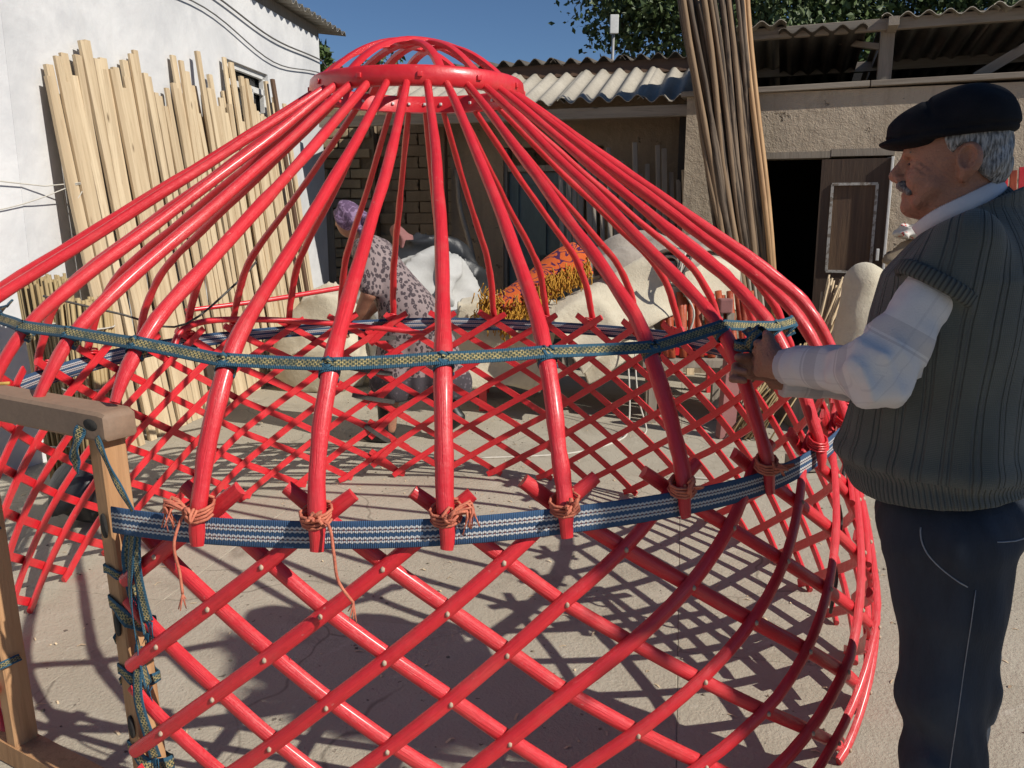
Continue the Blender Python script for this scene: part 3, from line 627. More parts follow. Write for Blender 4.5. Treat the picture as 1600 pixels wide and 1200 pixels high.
tree('mulberry_tree', 'broad green tree rising behind the left half of the workshop roof', (5.0, 13.2, 0), [((4.3, 13, 4.2), (1.2, 1.0, .9)), ((5.6, 13.2, 4.6), (1.3, 1.0, 1.1)), ((3.6, 13.4, 4.9), (1.0, 1.0, 1.0)), ((4.9, 12.6, 3.7), (1.6, .8, .6))], 17000, .10, 4)
tree('mulberry_tree', 'sunlit green tree behind the right end of the workshop roof', (7.6, 12, 0), [((7.0, 12, 4.1), (1.3, 1.0, .9)), ((8.2, 12, 4.4), (1.2, 1.0, 1.0)), ((6.3, 12.4, 4.6), (1.0, .9, .9)), ((7.4, 11.5, 3.6), (1.5, .8, .6))], 16000, .095, 5)
tree('poplar_tree', 'small distant tree showing past the white house corner', (-5.0, 22, 0), [((-4.9, 22, 4.8), (.32, .4, 1.1)), ((-5.4, 22.2, 4.6), (.35, .4, 1.2)), ((-4.45, 22, 4.5), (.3, .4, .85))], 2600, .17, 6)
tree('poplar_tree', 'distant tree seen through the gap above the stone wall', (-2.6, 17, 0), [((-2.6, 17, 3.6), (.7, .6, 1.0)), ((-1.9, 17.2, 3.2), (.6, .6, .8))], 2500, .16, 8)

# ================================================================ poles, laths and bundles along the back
sx = np.linspace(-.27, .27, 15)
for k in range(36):
    q = sx[k % 15]+random.uniform(-.008, .008)+(0 if k < 15 else .015); lay = 0 if k < 15 else 1+(k >= 30)*.6
    fx = 2.17+q*.55+random.uniform(-.02, .02); peel = k in (14, 13)
    a = (fx, 6.95+.05*lay-.3*q*.3, 0); top = (1.665+q*1.02+random.uniform(-.03, .03), 7.42+.07*lay, 3.25+random.uniform(-.05, .3))
    pole('wooden_pole', a, top, random.uniform(.024, .033), random.uniform(.017, .024), PEELED if peel else BARK, wob=.02,
         label=(('smooth peeled pale pole, outermost on the right of the tall bundle' if k == 14 else 'smooth peeled pale pole, second from the right in the tall bundle') if peel else 'long barked pole, %s in front of the tall bundle' % from_ends(k, 15) if k < 15 else 'long barked pole in the back layer of the tall bundle'), cat='pole', group='tall poles leaning on the workshop')
lt = [(.50, 1.92), (.57, 2.02), (.63, 1.86), (.69, 1.84), (.76, 2.05), (.82, 1.95), (.88, 2.03), (.95, 2.16), (1.01, 1.84), (1.07, 2.03), (1.13, 1.78), (1.19, 2.20), (1.25, 1.91), (1.31, 2.00), (1.40, 2.17), (1.46, 2.14), (1.53, 1.92), (1.60, 1.85), (1.66, 1.94)]
for k, (x, z) in enumerate(lt):
    last = k == len(lt)-1; yb = 8.22-.276*(x-.5)
    plank('lath', (x+random.uniform(-.02, .02), yb-.30, 0), (x-.02, yb+.17, z-.06), .075 if last else random.uniform(.04, .052), .02, (.1, -1, .2), PLANK if last else GREYWOOD,
          label='widest palest board at the right end of the lath row' if last else 'thin grey lath leaning on the brown house, %s in its row' % from_ends(k, len(lt)), cat='lath', group='laths leaning on the brown house')

# ================================================================ the yurt frame
YC = np.array([-.33, 3.06])
def cyl(a, r, z): a = np.radians(a); return np.array([YC[0]+r*np.sin(a), YC[1]-r*np.cos(a), z])
def out_n(a): a = np.radians(a); return np.array([np.sin(a), -np.cos(a), 0.])
yurt = thing('yurt_frame', 'red painted wooden yurt frame being tied together in the yard', 'yurt frame', (YC[0], YC[1], 0))
PA = [-52, -42.4, -32.4, -22.4, -12, -2.4, 7.6, 17.2, 28.4, 39.3, 49.5, 59.5, 69.5, 79.5, 89.5, 99.5, 109, 119, 129.5, 139.5, 149.5, 159.5, 171, 182, 192.5, 203.5, 214, 225.5, 235, 245, 256, 266.5, 288]
def htop(a): a = a % 360; return .822+.055*(.5-.5*math.cos(np.radians(a)))          # height of the belt and forks round the wall
def sstep(x, a, b): q = min(max((x-a)/(b-a), 0), 1); return q*q*(3-2*q)
# ---- crown
cr = obj('crown_ring', (lambda: (lambda prof: sweep([cyl(a, .352, 1.874) for a in np.linspace(0, 360, 72, False)], prof, (0, 0, 1), None, False, True))([(-.020, -.030), (.013, -.031), (.020, -.023), (.022, .0), (.018, .023), (.011, .030), (-.011, .031), (-.020, .023)]))(), RED, yurt, sharp=50, label='round red crown ring on top of the frame')
for k, (dirn, offs) in enumerate(((R(38), (-.062, 0, .062)), (R(128), (-.062, 0, .062)))):
    d = np.array([math.cos(dirn), math.sin(dirn), 0]); p = np.array([-d[1], d[0], 0])
    for o_ in offs:
        half = math.sqrt(.346**2-(o_*1.9)**2); tt = np.linspace(-1, 1, 25)
        pts = [np.array([YC[0], YC[1], 0])+d*half*x+p*o_*(1+.9*x*x)+np.array([0, 0, 1.895+(.145-.010*k-.22*abs(o_)**1.3)*(1-abs(x)**2.3)]) for x in tt]
        obj('crown_bar', sweep(pts, [(-.014, -.007), (.014, -.007), (.014, .005), (.008, .009), (-.008, .009), (-.014, .005)], (0, 0, 1)), RED, yurt, sharp=40)
pg = []
for a in np.arange(0, 360, 30): pg.append(box((-.008, -.006, -.008), (.008, .006, .008), Matrix.Translation(cyl(a+7, .374, 1.874)) @ Matrix.Rotation(R(a+7), 4, 'Z'), .002))
obj('ring_peg', cat_meshes(*pg), RED, cr, kind='stuff')
pg = []
for a in PA: pg.append(box((-.005, -.005, -.005), (.005, .005, .005), Matrix.Translation(cyl(a, .331, 1.874)) @ Matrix.Rotation(R(a), 4, 'Z'), .002))
obj('socket_plug', cat_meshes(*pg), WHITEPAINT, cr, kind='stuff')
# ---- roof poles
PROF = np.array([(.340, 1.868), (.56, 1.716), (.78, 1.563), (1.0, 1.411), (1.20, 1.272), (1.315, 1.178), (1.395, 1.072), (1.452, .955), (1.490, .86), (1.503, .785)])
PROFL = np.array([(.340, 1.868), (.60, 1.701), (.86, 1.534), (1.12, 1.367), (1.36, 1.213), (1.455, 1.13), (1.515, 1.03), (1.535, .94), (1.535, .86), (1.53, .785)])
def pole_pt(a, z):
    """point on the pole centre line at height z, with its crown twist"""
    pr = smooth_path(PROF, 120); r = np.interp(-z, -pr[:, 1], pr[:, 0]); return cyl(a+tw(a)*np.clip((1.45-r)/1.08, 0, 1), r, z)
def tw(a): return 3.1*(.5+.5*math.cos(np.radians(a)))
POLES = {}
for a in PA:
    lint = -48 < a < -15; dz = (htop(a)-.822)
    aa = (a+180) % 360-180; lf = sstep(aa, -100, -82)*(1-sstep(aa, -50, -44))
    pr = smooth_path(PROF*(1-lf)+PROFL*lf, 40); n = len(pr)
    zz = pr[:, 1]+dz*np.clip((1.6-pr[:, 1])/.8, 0, 1)
    if lint: k_ = zz > 1.02; pr, zz = pr[k_], zz[k_]; n = len(pr); pr = pr*np.array([1, 1])
    ph = random.random()*50; L = np.linspace(0, 1, n)
    pts = np.array([cyl(a+tw(a)*np.clip((1.45-r)/1.08, 0, 1)+.22*mnoise.noise((ph, i*.23, 1)), r+.004*mnoise.noise((ph, i*.2, 5)), z+.005*mnoise.noise((ph, i*.25, 9))) for i, ((r, _), z) in enumerate(zip(pr, zz))])
    rad = np.interp(L, [0, .04, .4, .62, .75, .9, 1], [.0108, .0130, .0170, .0196, .0190, .0184, .0132])*np.array([1+.15*mnoise.noise((ph, i*.55, 3))+.07*mnoise.noise((ph, i*1.7, 4)) for i in range(n)])
    if a > 85 and a < 275: rad = rad*.92
    V, F = sweep(pts, circ(10)*[1, 1], out_n(a), np.c_[rad, rad*np.interp(L, [0, .7, 1], [1, .9, .7])])
    POLES[a] = obj('roof_pole', (V, F), RED, yurt, sharp=60, attrs=stick_attrs(n, 10, pts))
def flare(a): a = (a+180) % 360-180; return .04+.20*sstep(a, 8, 42)*(1-sstep(a, 44, 100))      # the wall bellies out beside the man
# ---- lattice walls
def lattice(cols, N, z0, ztopf, p=0, back=False, knots='parts', rr=1.446, seed=1):
    """cols: angles of half-columns; laths cross at (i+j) even; '/' family outside, '\\' inside"""
    g = np.random.default_rng(seed); M = len(cols)-1
    lw = bpy.data.objects.new('lattice_wall', None); SC.collection.objects.link(lw); lw.parent = yurt; WOFF[lw.name] = Vector((YC[0], YC[1], 0))
    def pt(i, j, off, dr=0.):
        a = np.interp(i, range(M+1), cols) if 0 <= i <= M else (cols[0]+i*(cols[1]-cols[0]) if i < 0 else cols[-1]+(i-M)*(cols[-1]-cols[-2]))
        zt = ztopf(a); z = z0+(zt-z0)*j/N; r = rr+flare(a)*(1-(z/.83)**2-.3*max(0, (.35-z)/.35))*(z < .83)+off
        return cyl(a, r, z)
    prof = np.array([(-.0175, -.008), (-.0178, -.001), (-.0135, .0048), (-.0055, .0088), (.0055, .0088), (.0135, .0048), (.0178, -.001), (.0175, -.008)])
    PR = prof*(np.array([.93, 1.05]) if not back else np.array([.93, .95]))
    X = [(i, j) for i in range(M+1) for j in range(N+1) if (i+j+p) % 2 == 0]
    for fam, off in ((1, .0105), (-1, -.0065)):
        lines = {}
        for (i, j) in X: lines.setdefault(i-fam*j, []).append((j, i))
        for k, L in sorted(lines.items()):
            L.sort()
            if len(L) < 2: continue
            (j0, i0), (j1, i1) = L[0], L[-1]
            e0 = (.72 if i0 == 0 and not back else .48) if j0 > 0 else .30; e1 = .56 if j1 == N else (.72 if i1 == 0 and not back else .50)
            e0 *= g.uniform(.8, 1.2); e1 *= g.uniform(.85, 1.12)
            tt = np.linspace(-e0, (j1-j0)+e1, int((j1-j0+e0+e1)*3)+3); ph = g.random()*60
            pts = np.array([pt(i0+fam*x+.035*mnoise.noise((ph, x*.5, 0)), j0+x+.035*mnoise.noise((ph, x*.5, 7)), off) for x in tt])
            pts[:, 2] = np.maximum(pts[:, 2], .012)
            nn = np.array([[p[0]-YC[0], p[1]-YC[1], 0] for p in pts])
            sc = (1+.05*np.array([mnoise.noise((ph, x*1.3, 3)) for x in tt]))*g.uniform(.93, 1.07)
            sc[0] *= .9; sc[-1] *= .9
            obj('lath', sweep(pts, PR, nn, sc), RED, lw, sharp=55, attrs=stick_attrs(len(pts), 8, pts))
    kn = []
    kv, kf = bmesh_ico(.0055)
    kme = make_mesh('nail', kv*np.array([1, 1, 1]), kf, NAIL, True)
    for (i, j) in X:
        if j == N or g.random() < .12: continue
        p = pt(i+g.uniform(-.03, .03), j, .0105+.0095)
        if knots == 'parts': link('nail', kme, lw, Matrix.Translation(Vector(p)-WOFF[lw.name]) @ Matrix.Rotation(g.random()*3, 4, 'Z'))
        else: kn.append((kv+p, kf))
    if kn: obj('nail', cat_meshes(*kn), NAIL, lw, kind='stuff')
    return lw
def bmesh_ico(r):
    bm = bmesh.new(); bmesh.ops.create_icosphere(bm, subdivisions=1, radius=r); V = np.array([v.co[:] for v in bm.verts])*[1, 1, 1.3]
    F = [tuple(v.index for v in f.verts) for f in bm.faces]; bm.free(); return V, F
NAIL = simple('rawhide_knot', (.58, .46, .34), (.36, .25, .17), 60, .8, 200, .001)
def halves(L):
    o = [];
    for a, b in zip(L, L[1:]): o += [a, (a+b)/2]
    return o+[L[-1]]
forks = lambda f0, f1: [a for a in PA if f0 <= a <= f1]
zt = lambda a: htop(a)+.012
# column parity p: forks (pole feet) must sit on crossings of the top row
LA = lattice(halves([-22, -12, -2.4, 7.6, 17.2, 28.4, 39.3, 49.5, 59.5, 69.5])[1:], 8, .03, zt, 1, False, 'parts', seed=1)
LA['label'] = 'front lattice section between the door post and the man'
LB = lattice(halves([59.5, 69.5, 79.5, 89.5, 99.5, 109, 119, 129.5, 139.5, 149.5, 159.5, 171, 182, 192.5, 200])[:-1], 10, .03, zt, 0, True, 'stuff', seed=2, rr=1.443)
LB['label'] = 'rear right lattice section in front of the felt heap'
LC = lattice(halves([192.5, 203.5, 214, 225.5, 235, 245, 256, 266.5, 277, 288, 298, 308, 315]), 10, .03, zt, 0, True, 'stuff', seed=3, rr=1.452)
LC['label'] = 'rear left lattice section beside the leaning planks'
# ---- door frame of bare wood
df = bpy.data.objects.new('door_frame', None); SC.collection.objects.link(df); df.parent = yurt; WOFF[df.name] = Vector((YC[0], YC[1], 0)); df['label'] = 'bare brown wooden door frame of the yurt'
DR, DL = cyl(-20.8, 1.432, 0), cyl(-42.6, 1.45, 0); dd = (DL-DR)/np.linalg.norm(DL-DR); dn = np.array([dd[1], -dd[0], 0]); dn = dn if dn[1] < 0 else -dn
LEAN = .052
def shear(VF): V = np.array(VF[0], float); V = V+dd*(LEAN*V[:, 2:3]); return (V, *VF[1:])
def post(q, name):
    return plank(name, q+[0, 0, .0], q+dd*LEAN+[0, 0, .972], .044, .062, dn, DOORWOOD, df, bev=.004)
post(DR, 'post'); post(DL, 'post')
prof = [(-.033, -.034), (-.026, -.041), (.026, -.041), (.033, -.034), (.033, .034), (.026, .041), (-.026, .041), (-.033, .034)]
lt_ = sweep([DR-dd*s_+[0, 0, 1.004+dz] for s_, dz in ((.055, 0), (.050, 0), (.036, 0), (-.05, .0), (-.25, .0), (-.5, 0), (-.72, 0), (-.80, 0), (-.82, 0))], prof, dn, np.array([(.6, .75), (.86, .93), (1, 1), (1, 1), (1, 1), (1, 1), (1, 1), (.9, .9), (.6, .75)]))
lin = obj('lintel', shear(lt_), LINTEL, df, sharp=40)
for s_, hz in ((.01, 1.008), (-.54, 1.012)):                      # flat near black discs painted as the shade in mortise holes
    c_ = DR-dd*s_+dn*.0405+[0, 0, hz]; obj('mortise', shear(sweep([c_-dn*.004, c_+dn*.001], circ(14)*[.024, .013], (0, 0, 1))), DARKROOM, df)
obj('threshold', sweep([DR-dd*.05+[0, 0, .035], DL+dd*.12+[0, 0, .035]], [(-.035, -.03), (.035, -.03), (.035, .03), (-.035, .03)], (0, 0, 1)), DOORWOOD, df, False)
for zz in (.30, .55, .78):
    c_ = DR+dn*.038+[0, 0, zz]; obj('slot', shear(sweep([c_-dn*.006, c_-dn*.002], circ(14)*[.010, .028], (0, 0, 1))), DARKROOM, df)  # near black ovals painted as the shade inside slots
# rear joint: overlapped laths lashed with dark rubber strips
for (a, z, da, dz) in ((196, .80, 4, -.005), (197.5, .64, 4.5, -.045), (197.2, .49, 4.5, -.055), (196.6, .31, 2.6, -.10), (193.5, .875, 3, 0)):
    obj('rubber_tie', sweep([cyl(a+da, 1.472+.0, z-dz*0+.0), cyl(a+da*.4, 1.452, z+dz*.3), cyl(a-da*.4, 1.452, z+dz*.7), cyl(a-da, 1.472, z+dz)], [(-.012, -.003), (.012, -.003), (.012, .003), (-.012, .003)], -out_n(a)), DARKTIE, LC, False)
for (a, z) in ((66.5, .72), (66, .5), (66.8, .3)):
    obj('rubber_tie', tube(smooth_path([cyl(a, 1.478, z+.06), cyl(a+.6, 1.488, z), cyl(a-.3, 1.482, z-.07), cyl(a+.8, 1.478, z-.12)], 12), .006, 6), DARKTIE, LA)

# ---- ties at the feet of the poles
def twine_path(c, n_out, loops, r, g, hgt=.03):
    t_ = np.array([-n_out[1], n_out[0], 0]); P = []
    for k in range(loops*10):
        th = k/10*2*math.pi; rr = r*(1+.08*math.sin(th*1.7+k*.07)); P.append(c+t_*rr*1.15*math.cos(th)+n_out*rr*.9*math.sin(th)+np.array([0, 0, hgt*(k/(loops*5)-1)+.010*math.cos(th*1.0+1)]))
    return np.array(P)
front_ties = {-12: 1, -2.4: 2, 7.6: 3, 17.2: 4, 28.4: 5, 39.3: 6, 49.5: 7, 59.5: 8}
for a in PA:
    if -48 < a < -15 or a == 171: continue
    fr_ = a in front_ties; g = np.random.default_rng(int(a*10) % 997); n_o = out_n(a); c_ = cyl(a, 1.486 if fr_ else 1.47, htop(a)+(.034 if fr_ else .03))
    mat = TWINE if (fr_ and a < 45) or a < 0 else RED
    o = obj('tie_cord', tube(twine_path(c_, n_o, 4 if fr_ else 3, .027 if fr_ else .026, g, .014), .0032 if fr_ else .004, 6), mat, POLES[a])
    if fr_ and a < 45:
        q = c_+n_o*.028; tg = np.array([-n_o[1], n_o[0], 0])*(-1 if a < 0 else 1)
        kn = [tube(smooth_path([q+g.normal(size=3)*.006, q+g.normal(size=3)*.010+n_o*.006, q+g.normal(size=3)*.012, q+g.normal(size=3)*.006], 9), .0034, 5) for _ in range(5)]
        obj('knot', cat_meshes(*kn), TWINE, POLES[a])
        if a in (-12, -2.4):
            side = -.030 if a == -12 else .045; tv = np.array([-n_o[1], n_o[0], 0])
            e = q+tv*side
            tl = [q, q+tv*side*.7+[0, 0, -.01], e+n_o*.02+[0, 0, -.06], e+tv*.006+n_o*.018+[0, 0, -.12], e+tv*(.01 if a == -12 else .035)+n_o*.02+[0, 0, -.165]]
            obj('loose_end', cat_meshes(tube(smooth_path(tl, 18), .0032, 6), *[tube([np.array(tl[-1]), np.array(tl[-1])+g.normal(size=3)*.008+[0, 0, -.028]], [.002, .0012], 4) for _ in range(5)]), TWINE, POLES[a])
        if a in (7.6, -12):
            tv = np.array([-n_o[1], n_o[0], 0])*(1 if a > 0 else -1); e = q+tv*.045
            obj('frayed_end', cat_meshes(*[tube(smooth_path([q, e+g.normal(size=3)*.006+[0, 0, .02], e+g.normal(size=3)*.008+[0, 0, -.025]], 7), [.003]*5+[.0015]*2, 4) for _ in range(9)]), TWINE, POLES[a])

# ---- blue woven belt round the wall
ang = np.linspace(-20.5, 318, 240); rb = 1.470
P = np.array([cyl(a, 1.482+(.003*math.sin(a*.21) if a < 80 else .0), htop(a)-.010+.004*math.sin(a*.11)) for a in ang])
obj('woven_belt', strip(P, .060, np.array([out_n(a) for a in ang]), .0035), BELT, label='blue woven belt with white zigzag stripes tied round the lattice wall', cat='belt')
P2 = np.array([cyl(a, 1.486, htop(a)-.032+.006*math.sin(a*.09)) for a in np.linspace(118, 300, 110)])
obj('woven_belt', strip(P2, .03, np.array([out_n(a) for a in np.linspace(118, 300, 110)]), .003), BELT, label='second narrower dark belt just below the first on the far side', cat='belt')

# ---- teal and yellow ribbon wound round the roof poles
RZ = [(-74, 1.155), (-63, 1.158), (-52, 1.165), (-42.4, 1.165), (-32.4, 1.168), (-22.4, 1.160), (-12, 1.137), (-2.4, 1.133), (7.6, 1.142), (17.2, 1.147), (28.4, 1.143), (39.3, 1.170), (49.5, 1.150), (54.5, 1.150)]
pts, nrm, wraps = [], [], []
for k, (a, z) in enumerate(RZ):
    c_ = pole_pt(a, z); no = c_-np.array([YC[0], YC[1], c_[2]]); no /= np.linalg.norm(no); up = np.array([.0, 0, 1])*.75+no*.6; nn = no*.78+np.array([0, 0, .62])
    c0 = c_+nn*.0205
    if k:                                                            # mid-span sags inwards
        m = (pts[-1]+c0)/2-no*.006+[0, 0, -.004]; pts.append(m); nrm.append(nn)
    tg = np.array([-no[1], no[0], 0])
    for s_ in (-.012, 0, .012): pts.append(c0+nn*.0015+tg*s_+np.array([0, 0, .3*abs(s_)])*-1); nrm.append(nn)
    if k and -50 < a < 55:
        pd = pole_pt(a, z-.03)-pole_pt(a, z+.03); pd /= np.linalg.norm(pd); q = np.cross(pd, tg); th = np.linspace(0, 2*math.pi, 17)
        ring = np.array([c_+pd*(.002+.016*x/6.28)+tg*math.cos(x)*.0215+q*math.sin(x)*.0205 for x in th])
        wraps.append(strip(ring, .030, np.array([(tg*math.cos(x)+q*math.sin(x)) for x in th]), .0025, k*.3))
base = smooth_path(pts, len(pts)*3); nr = smooth_path(nrm, len(pts)*3)
rbn = thing('woven_ribbon', 'teal and yellow woven ribbon wound from pole to pole', 'ribbon', tuple(cyl(7.6, 1.4, 1.1)))
obj('band', strip(base, .032, nr, .003), RIBBON, rbn)
for w_ in wraps: obj('wrap', w_, RIBBON, rbn)
# ribbon lashings on the door post and hanging ends
lash = thing('door_lashing', 'teal ribbon lashing with frayed tails on the right door post', 'ribbon', tuple(DR))
def lash_strip(pts, wdt=.026, nz=None):
    p = smooth_path(pts, 24); n_ = np.array([dn*.9+np.array([.3*math.sin(i*.5), 0, .1]) for i in range(24)]); return shear(strip(p, wdt, n_, .0025, random.random()))
q = DR+dn*.043
obj('strap', lash_strip([q+dd*.02+[0, 0, 1.0], q+dn*.012+dd*.035+[0, 0, .95], q+dn*.006+dd*.05+[0, 0, .90]], .03), RIBBON, lash)
obj('strap', lash_strip([q-dd*.03+[0, 0, .985], q-dd*.08+dn*.01+[0, 0, .92], q-dd*.135+dn*.01+[0, 0, .845]], .016), RIBBON, lash)
def post_wrap(z0, z1, wdt, turns=1.0, ex=.030, en=.042, out=.0):
    """ribbon going round the post and the lath ends beside it"""
    P, N_ = [], []
    for k in range(int(turns*24)+1):
        x = k/24*2*math.pi; cx, cn = math.cos(x), math.sin(x); m_ = max(abs(cx)/1.0, abs(cn)/1.0)**.8
        P.append(DR+dd*(ex*cx/m_-out)+dn*(en*cn/m_)+np.array([0, 0, z0+(z1-z0)*k/(turns*24)+.012*math.sin(x*1.3)])); N_.append(dd*cx+dn*cn)
    return shear(strip(smooth_path(P, len(P)), wdt, np.array(N_), .0025, random.random()))
for (z0_, z1_, w_, ex, out) in ((.665, .675, .020, .0255, .0), (.60, .50, .034, .033, .010), (.43, .40, .026, .028, .004), (.24, .16, .036, .034, .008), (.10, .14, .030, .032, .006)):
    obj('strap', post_wrap(z0_, z1_, w_, 1.15, ex, .0355, out), RIBBON, lash)
g = np.random.default_rng(4)
for k, (z0_, z1_, o0, o1, wdt) in enumerate(((.80, .63, .040, .030, .030), (.80, .55, .050, .060, .024), (.80, .58, .066, .070, .022), (.80, .42, .058, .048, .028), (.52, .24, .044, .050, .026))):
    p = smooth_path([DR-dd*o0+dn*(.02+.004*k)+[0, 0, z0_], DR-dd*(o0*.6+o1*.4+.006*g.normal())+dn*(.032+.005*k)+[0, 0, z0_*.6+z1_*.4], DR-dd*(o1+.004*g.normal())+dn*(.028+.004*k)+[0, 0, z0_*.25+z1_*.75], DR-dd*o1+dn*.026+[0, 0, z1_]], 22)
    tw_a = np.linspace(0, g.uniform(.6, 1.6)*(1 if k % 2 else -1), 22)
    obj('tail', strip(p, wdt, np.array([dn*math.cos(x)+dd*math.sin(x) for x in tw_a]), .0025, g.random()), RIBBON, lash)
    obj('fray', cat_meshes(*[tube([p[-1]+dd*g.normal()*wdt*.3, p[-1]+dd*g.normal()*wdt*.35+[0, 0, -.03-.02*g.random()]], [.0016, .0008], 4) for _ in range(9)]), RIBBON, lash)
l2 = thing('door_lashing', 'teal ribbon tied round the left door post', 'ribbon', tuple(DL)); q2 = DL+dn*.042
for zz in (.66, .30):
    obj('strap', shear(strip(np.array([q2+dd*.034-dn*.05+[0, 0, zz], q2+dd*.034+dn*.0+[0, 0, zz], q2-dd*.034+dn*.001+[0, 0, zz+.008], q2-dd*.036-dn*.05+[0, 0, zz+.01]]), .02, dn, .0025)), RIBBON, l2)
obj('strap', lash_strip([q2+dd*.02+[0, 0, .66], q2+dn*.01+dd*.01+[0, 0, .58], q2+dn*.012-dd*.01+[0, 0, .47]], .03), RIBBON, l2)
obj('twine', tube(smooth_path([cyl(-33, 1.47, 1.075), cyl(-35, 1.51, 1.066), cyl(-36.5, 1.535, 1.02), cyl(-37.6, 1.54, .98)], 14), .004, 6), YELLOWTW, label='yellow twine hanging over the door lintel', cat='twine')
# ---- loose roof poles hung on the far wall
def loose(pts, r0, r1, label):
    p = smooth_path(pts, 22); ph = random.random()*9; rr = np.linspace(r0, r1, 22)*np.array([1+.06*mnoise.noise((ph, i*.5, 2)) for i in range(22)]); rr[-1] *= .5
    obj('loose_pole', tube(p, rr, 9), RED, label=label, cat='pole', group='loose red roof poles')
loose([(-1.55, 3.75, .86), (-1.52, 3.82, .935), (-1.40, 4.0, .955), (-1.0, 4.22, .915), (-.45, 4.32, .845)], .017, .014, 'loose red pole with a bent end hanging inside the far lattice')
loose([(-1.72, 4.35, .96), (-1.35, 4.65, .99), (-.95, 5.0, 1.04)], .012, .016, 'straight loose red pole slanting in front of the planks')
obj('cord', tube(smooth_path([(-1.95, 3.45, 1.12), (-1.75, 3.68, 1.02), (-1.53, 3.80, .95), (-1.35, 4.05, 1.12), (-1.30, 4.25, 1.22)], 20), .0055, 6), DARKTIE, label='dark twisted cord tied to the bent loose pole', cat='cord')

# ================================================================ people
t = NT('skin'); v = t.coords('Object', rand=False); n = t.noise(v, 18, 4); f = t.noise(v, 160, 4)
SKIN = t.out(t.mix(t.math('MULTIPLY', t.step(t.noise(v, 420, 2), .5, .7), .35), t.mix(t.step(n, .3, .7), (.36, .175, .105), (.30, .135, .085)), (.19, .10, .075)), .5, t.bump(t.math('ADD', f, t.math('MULTIPLY', t.noise(t.coords('Object', (1, 1, 1.6), False), 60, 5, .65, .4), 1.2)), .0026), Subsurface_Weight=.08, Subsurface_Radius=(.01, .004, .002))
t = NT('grey_hair'); v = t.coords('Object', (1, 1, .22), False); n = t.noise(v, 210, 3, .6); n2 = t.noise(v, 40, 3)
HAIR = t.out(t.mix(t.step(n, .4, .62), (.06, .057, .054), (.36, .355, .345)), .45, t.bump(n, .004))
t = NT('mustache_hair'); MUST = t.out(t.mix(t.step(t.noise(t.coords('Object', (1, 1, .3), False), 240, 3), .4, .6), (.06, .05, .045), (.2, .185, .17)), .6)
CAPM = simple('black_wool_cap', (.012, .0125, .0155), (.008, .0085, .011), 25, .95, 240, .0012, fine=.1, rand=False, Specular_IOR_Level=.15)
# knitted vest: 'rib' attribute runs round the body in metres, height comes from object z
t = NT('knit_vest'); u = t.attr('rib'); sp3 = t.t.nodes.new('ShaderNodeSeparateXYZ'); t.t.links.new(t.coords('Object', rand=False), sp3.inputs[0]); z = sp3.outputs[2]
row = t.math('PINGPONG', t.math('MULTIPLY', z, 300.), .5); col = t.math('PINGPONG', t.math('MULTIPLY', u, 300.), .5)
gq = t.math('FRACT', t.math('MULTIPLY', u, 24.)); gr = t.math('MINIMUM', t.math('ABSOLUTE', t.math('SUBTRACT', gq, .35)), t.math('ABSOLUTE', t.math('SUBTRACT', gq, .62))); g1 = t.step(gr, .02, .075)
n = t.noise(t.coords('Object', rand=False), 12, 4)
hem = t.math('GREATER_THAN', .945, z); hr = t.step(t.math('PINGPONG', t.math('MULTIPLY', u, 105.), .5), .08, .34)
groove = t.math('ADD', t.math('MULTIPLY', hem, hr), t.math('MULTIPLY', t.math('SUBTRACT', 1., hem), g1))
c = t.mix(t.step(n, .3, .7), (.098, .107, .093), (.078, .085, .074)); c = t.mix(t.math('MULTIPLY', t.math('MULTIPLY', t.step(row, .2, .0), 1), .25), c, (.018, .02, .018))
h = t.math('ADD', t.math('MULTIPLY', groove, 1.3), t.math('MULTIPLY', t.math('ADD', row, col), .16))
VEST = t.out(c, .95, t.bump(h, .0065), Sheen_Weight=.15)
t = NT('knit_trim'); u = t.attr('rib'); hr = t.math('PINGPONG', t.math('MULTIPLY', u, 110.), .5)
TRIM = t.out(t.mix(t.step(hr, .05, .3), (.028, .03, .028), (.088, .096, .085)), .95, t.bump(hr, .006))
# checked shirt: bands along the sleeve
t = NT('checked_shirt'); u = t.attr('along'); w_ = t.attr('around'); n = t.noise(t.coords('Object', rand=False), 30, 4)
def bands(x, per, lo, hi): q = t.math('FRACT', t.math('MULTIPLY', x, 1./per)); return t.math('MULTIPLY', t.math('GREATER_THAN', q, lo), t.math('LESS_THAN', q, hi))
c = t.mix(t.math('MULTIPLY', t.step(n, .4, .7), .25), (.60, .595, .60), (.50, .49, .50))
c = t.mix(t.math('MULTIPLY', bands(u, .115, .30, .58), .36), c, (.25, .24, .27)); c = t.mix(t.math('MULTIPLY', bands(u, .115, .62, .66), .35), c, (.25, .24, .27))
c = t.mix(t.math('MULTIPLY', bands(w_, .09, .2, .26), .16), c, (.25, .25, .30)); c = t.mix(t.math('MULTIPLY', bands(w_, .09, .5, .53), .16), c, (.25, .25, .30))
SHIRT = t.out(c, .85, t.bump(t.noise(t.coords('Object', rand=False), 300, 2), .0008))
t = NT('dark_denim'); v = t.coords('Object', (1, 1, .25), False); n = t.noise(v, 9, 5, .6); f = t.noise(v, 260, 3)
c = t.mix(t.step(n, .4, .72), (.012, .017, .028), (.030, .042, .064)); DENIM = t.out(t.mix(t.math('MULTIPLY', f, .3), c, (.008, .01, .014)), .85, t.bump(f, .001))
STITCH = simple('pale_stitching', (.30, .31, .33), None, 60, .9, 200, .0005)
LEATHER = simple('black_leather', (.016, .015, .014), (.010, .010, .010), 20, .45, 90, .001)

F_ = np.array([-.874, .486]); man = thing('person', 'man in black flat cap, grey green knitted vest and checked shirt tying the ribbon', 'person', (.93, 1.66, 0), math.atan2(F_[1], F_[0]))
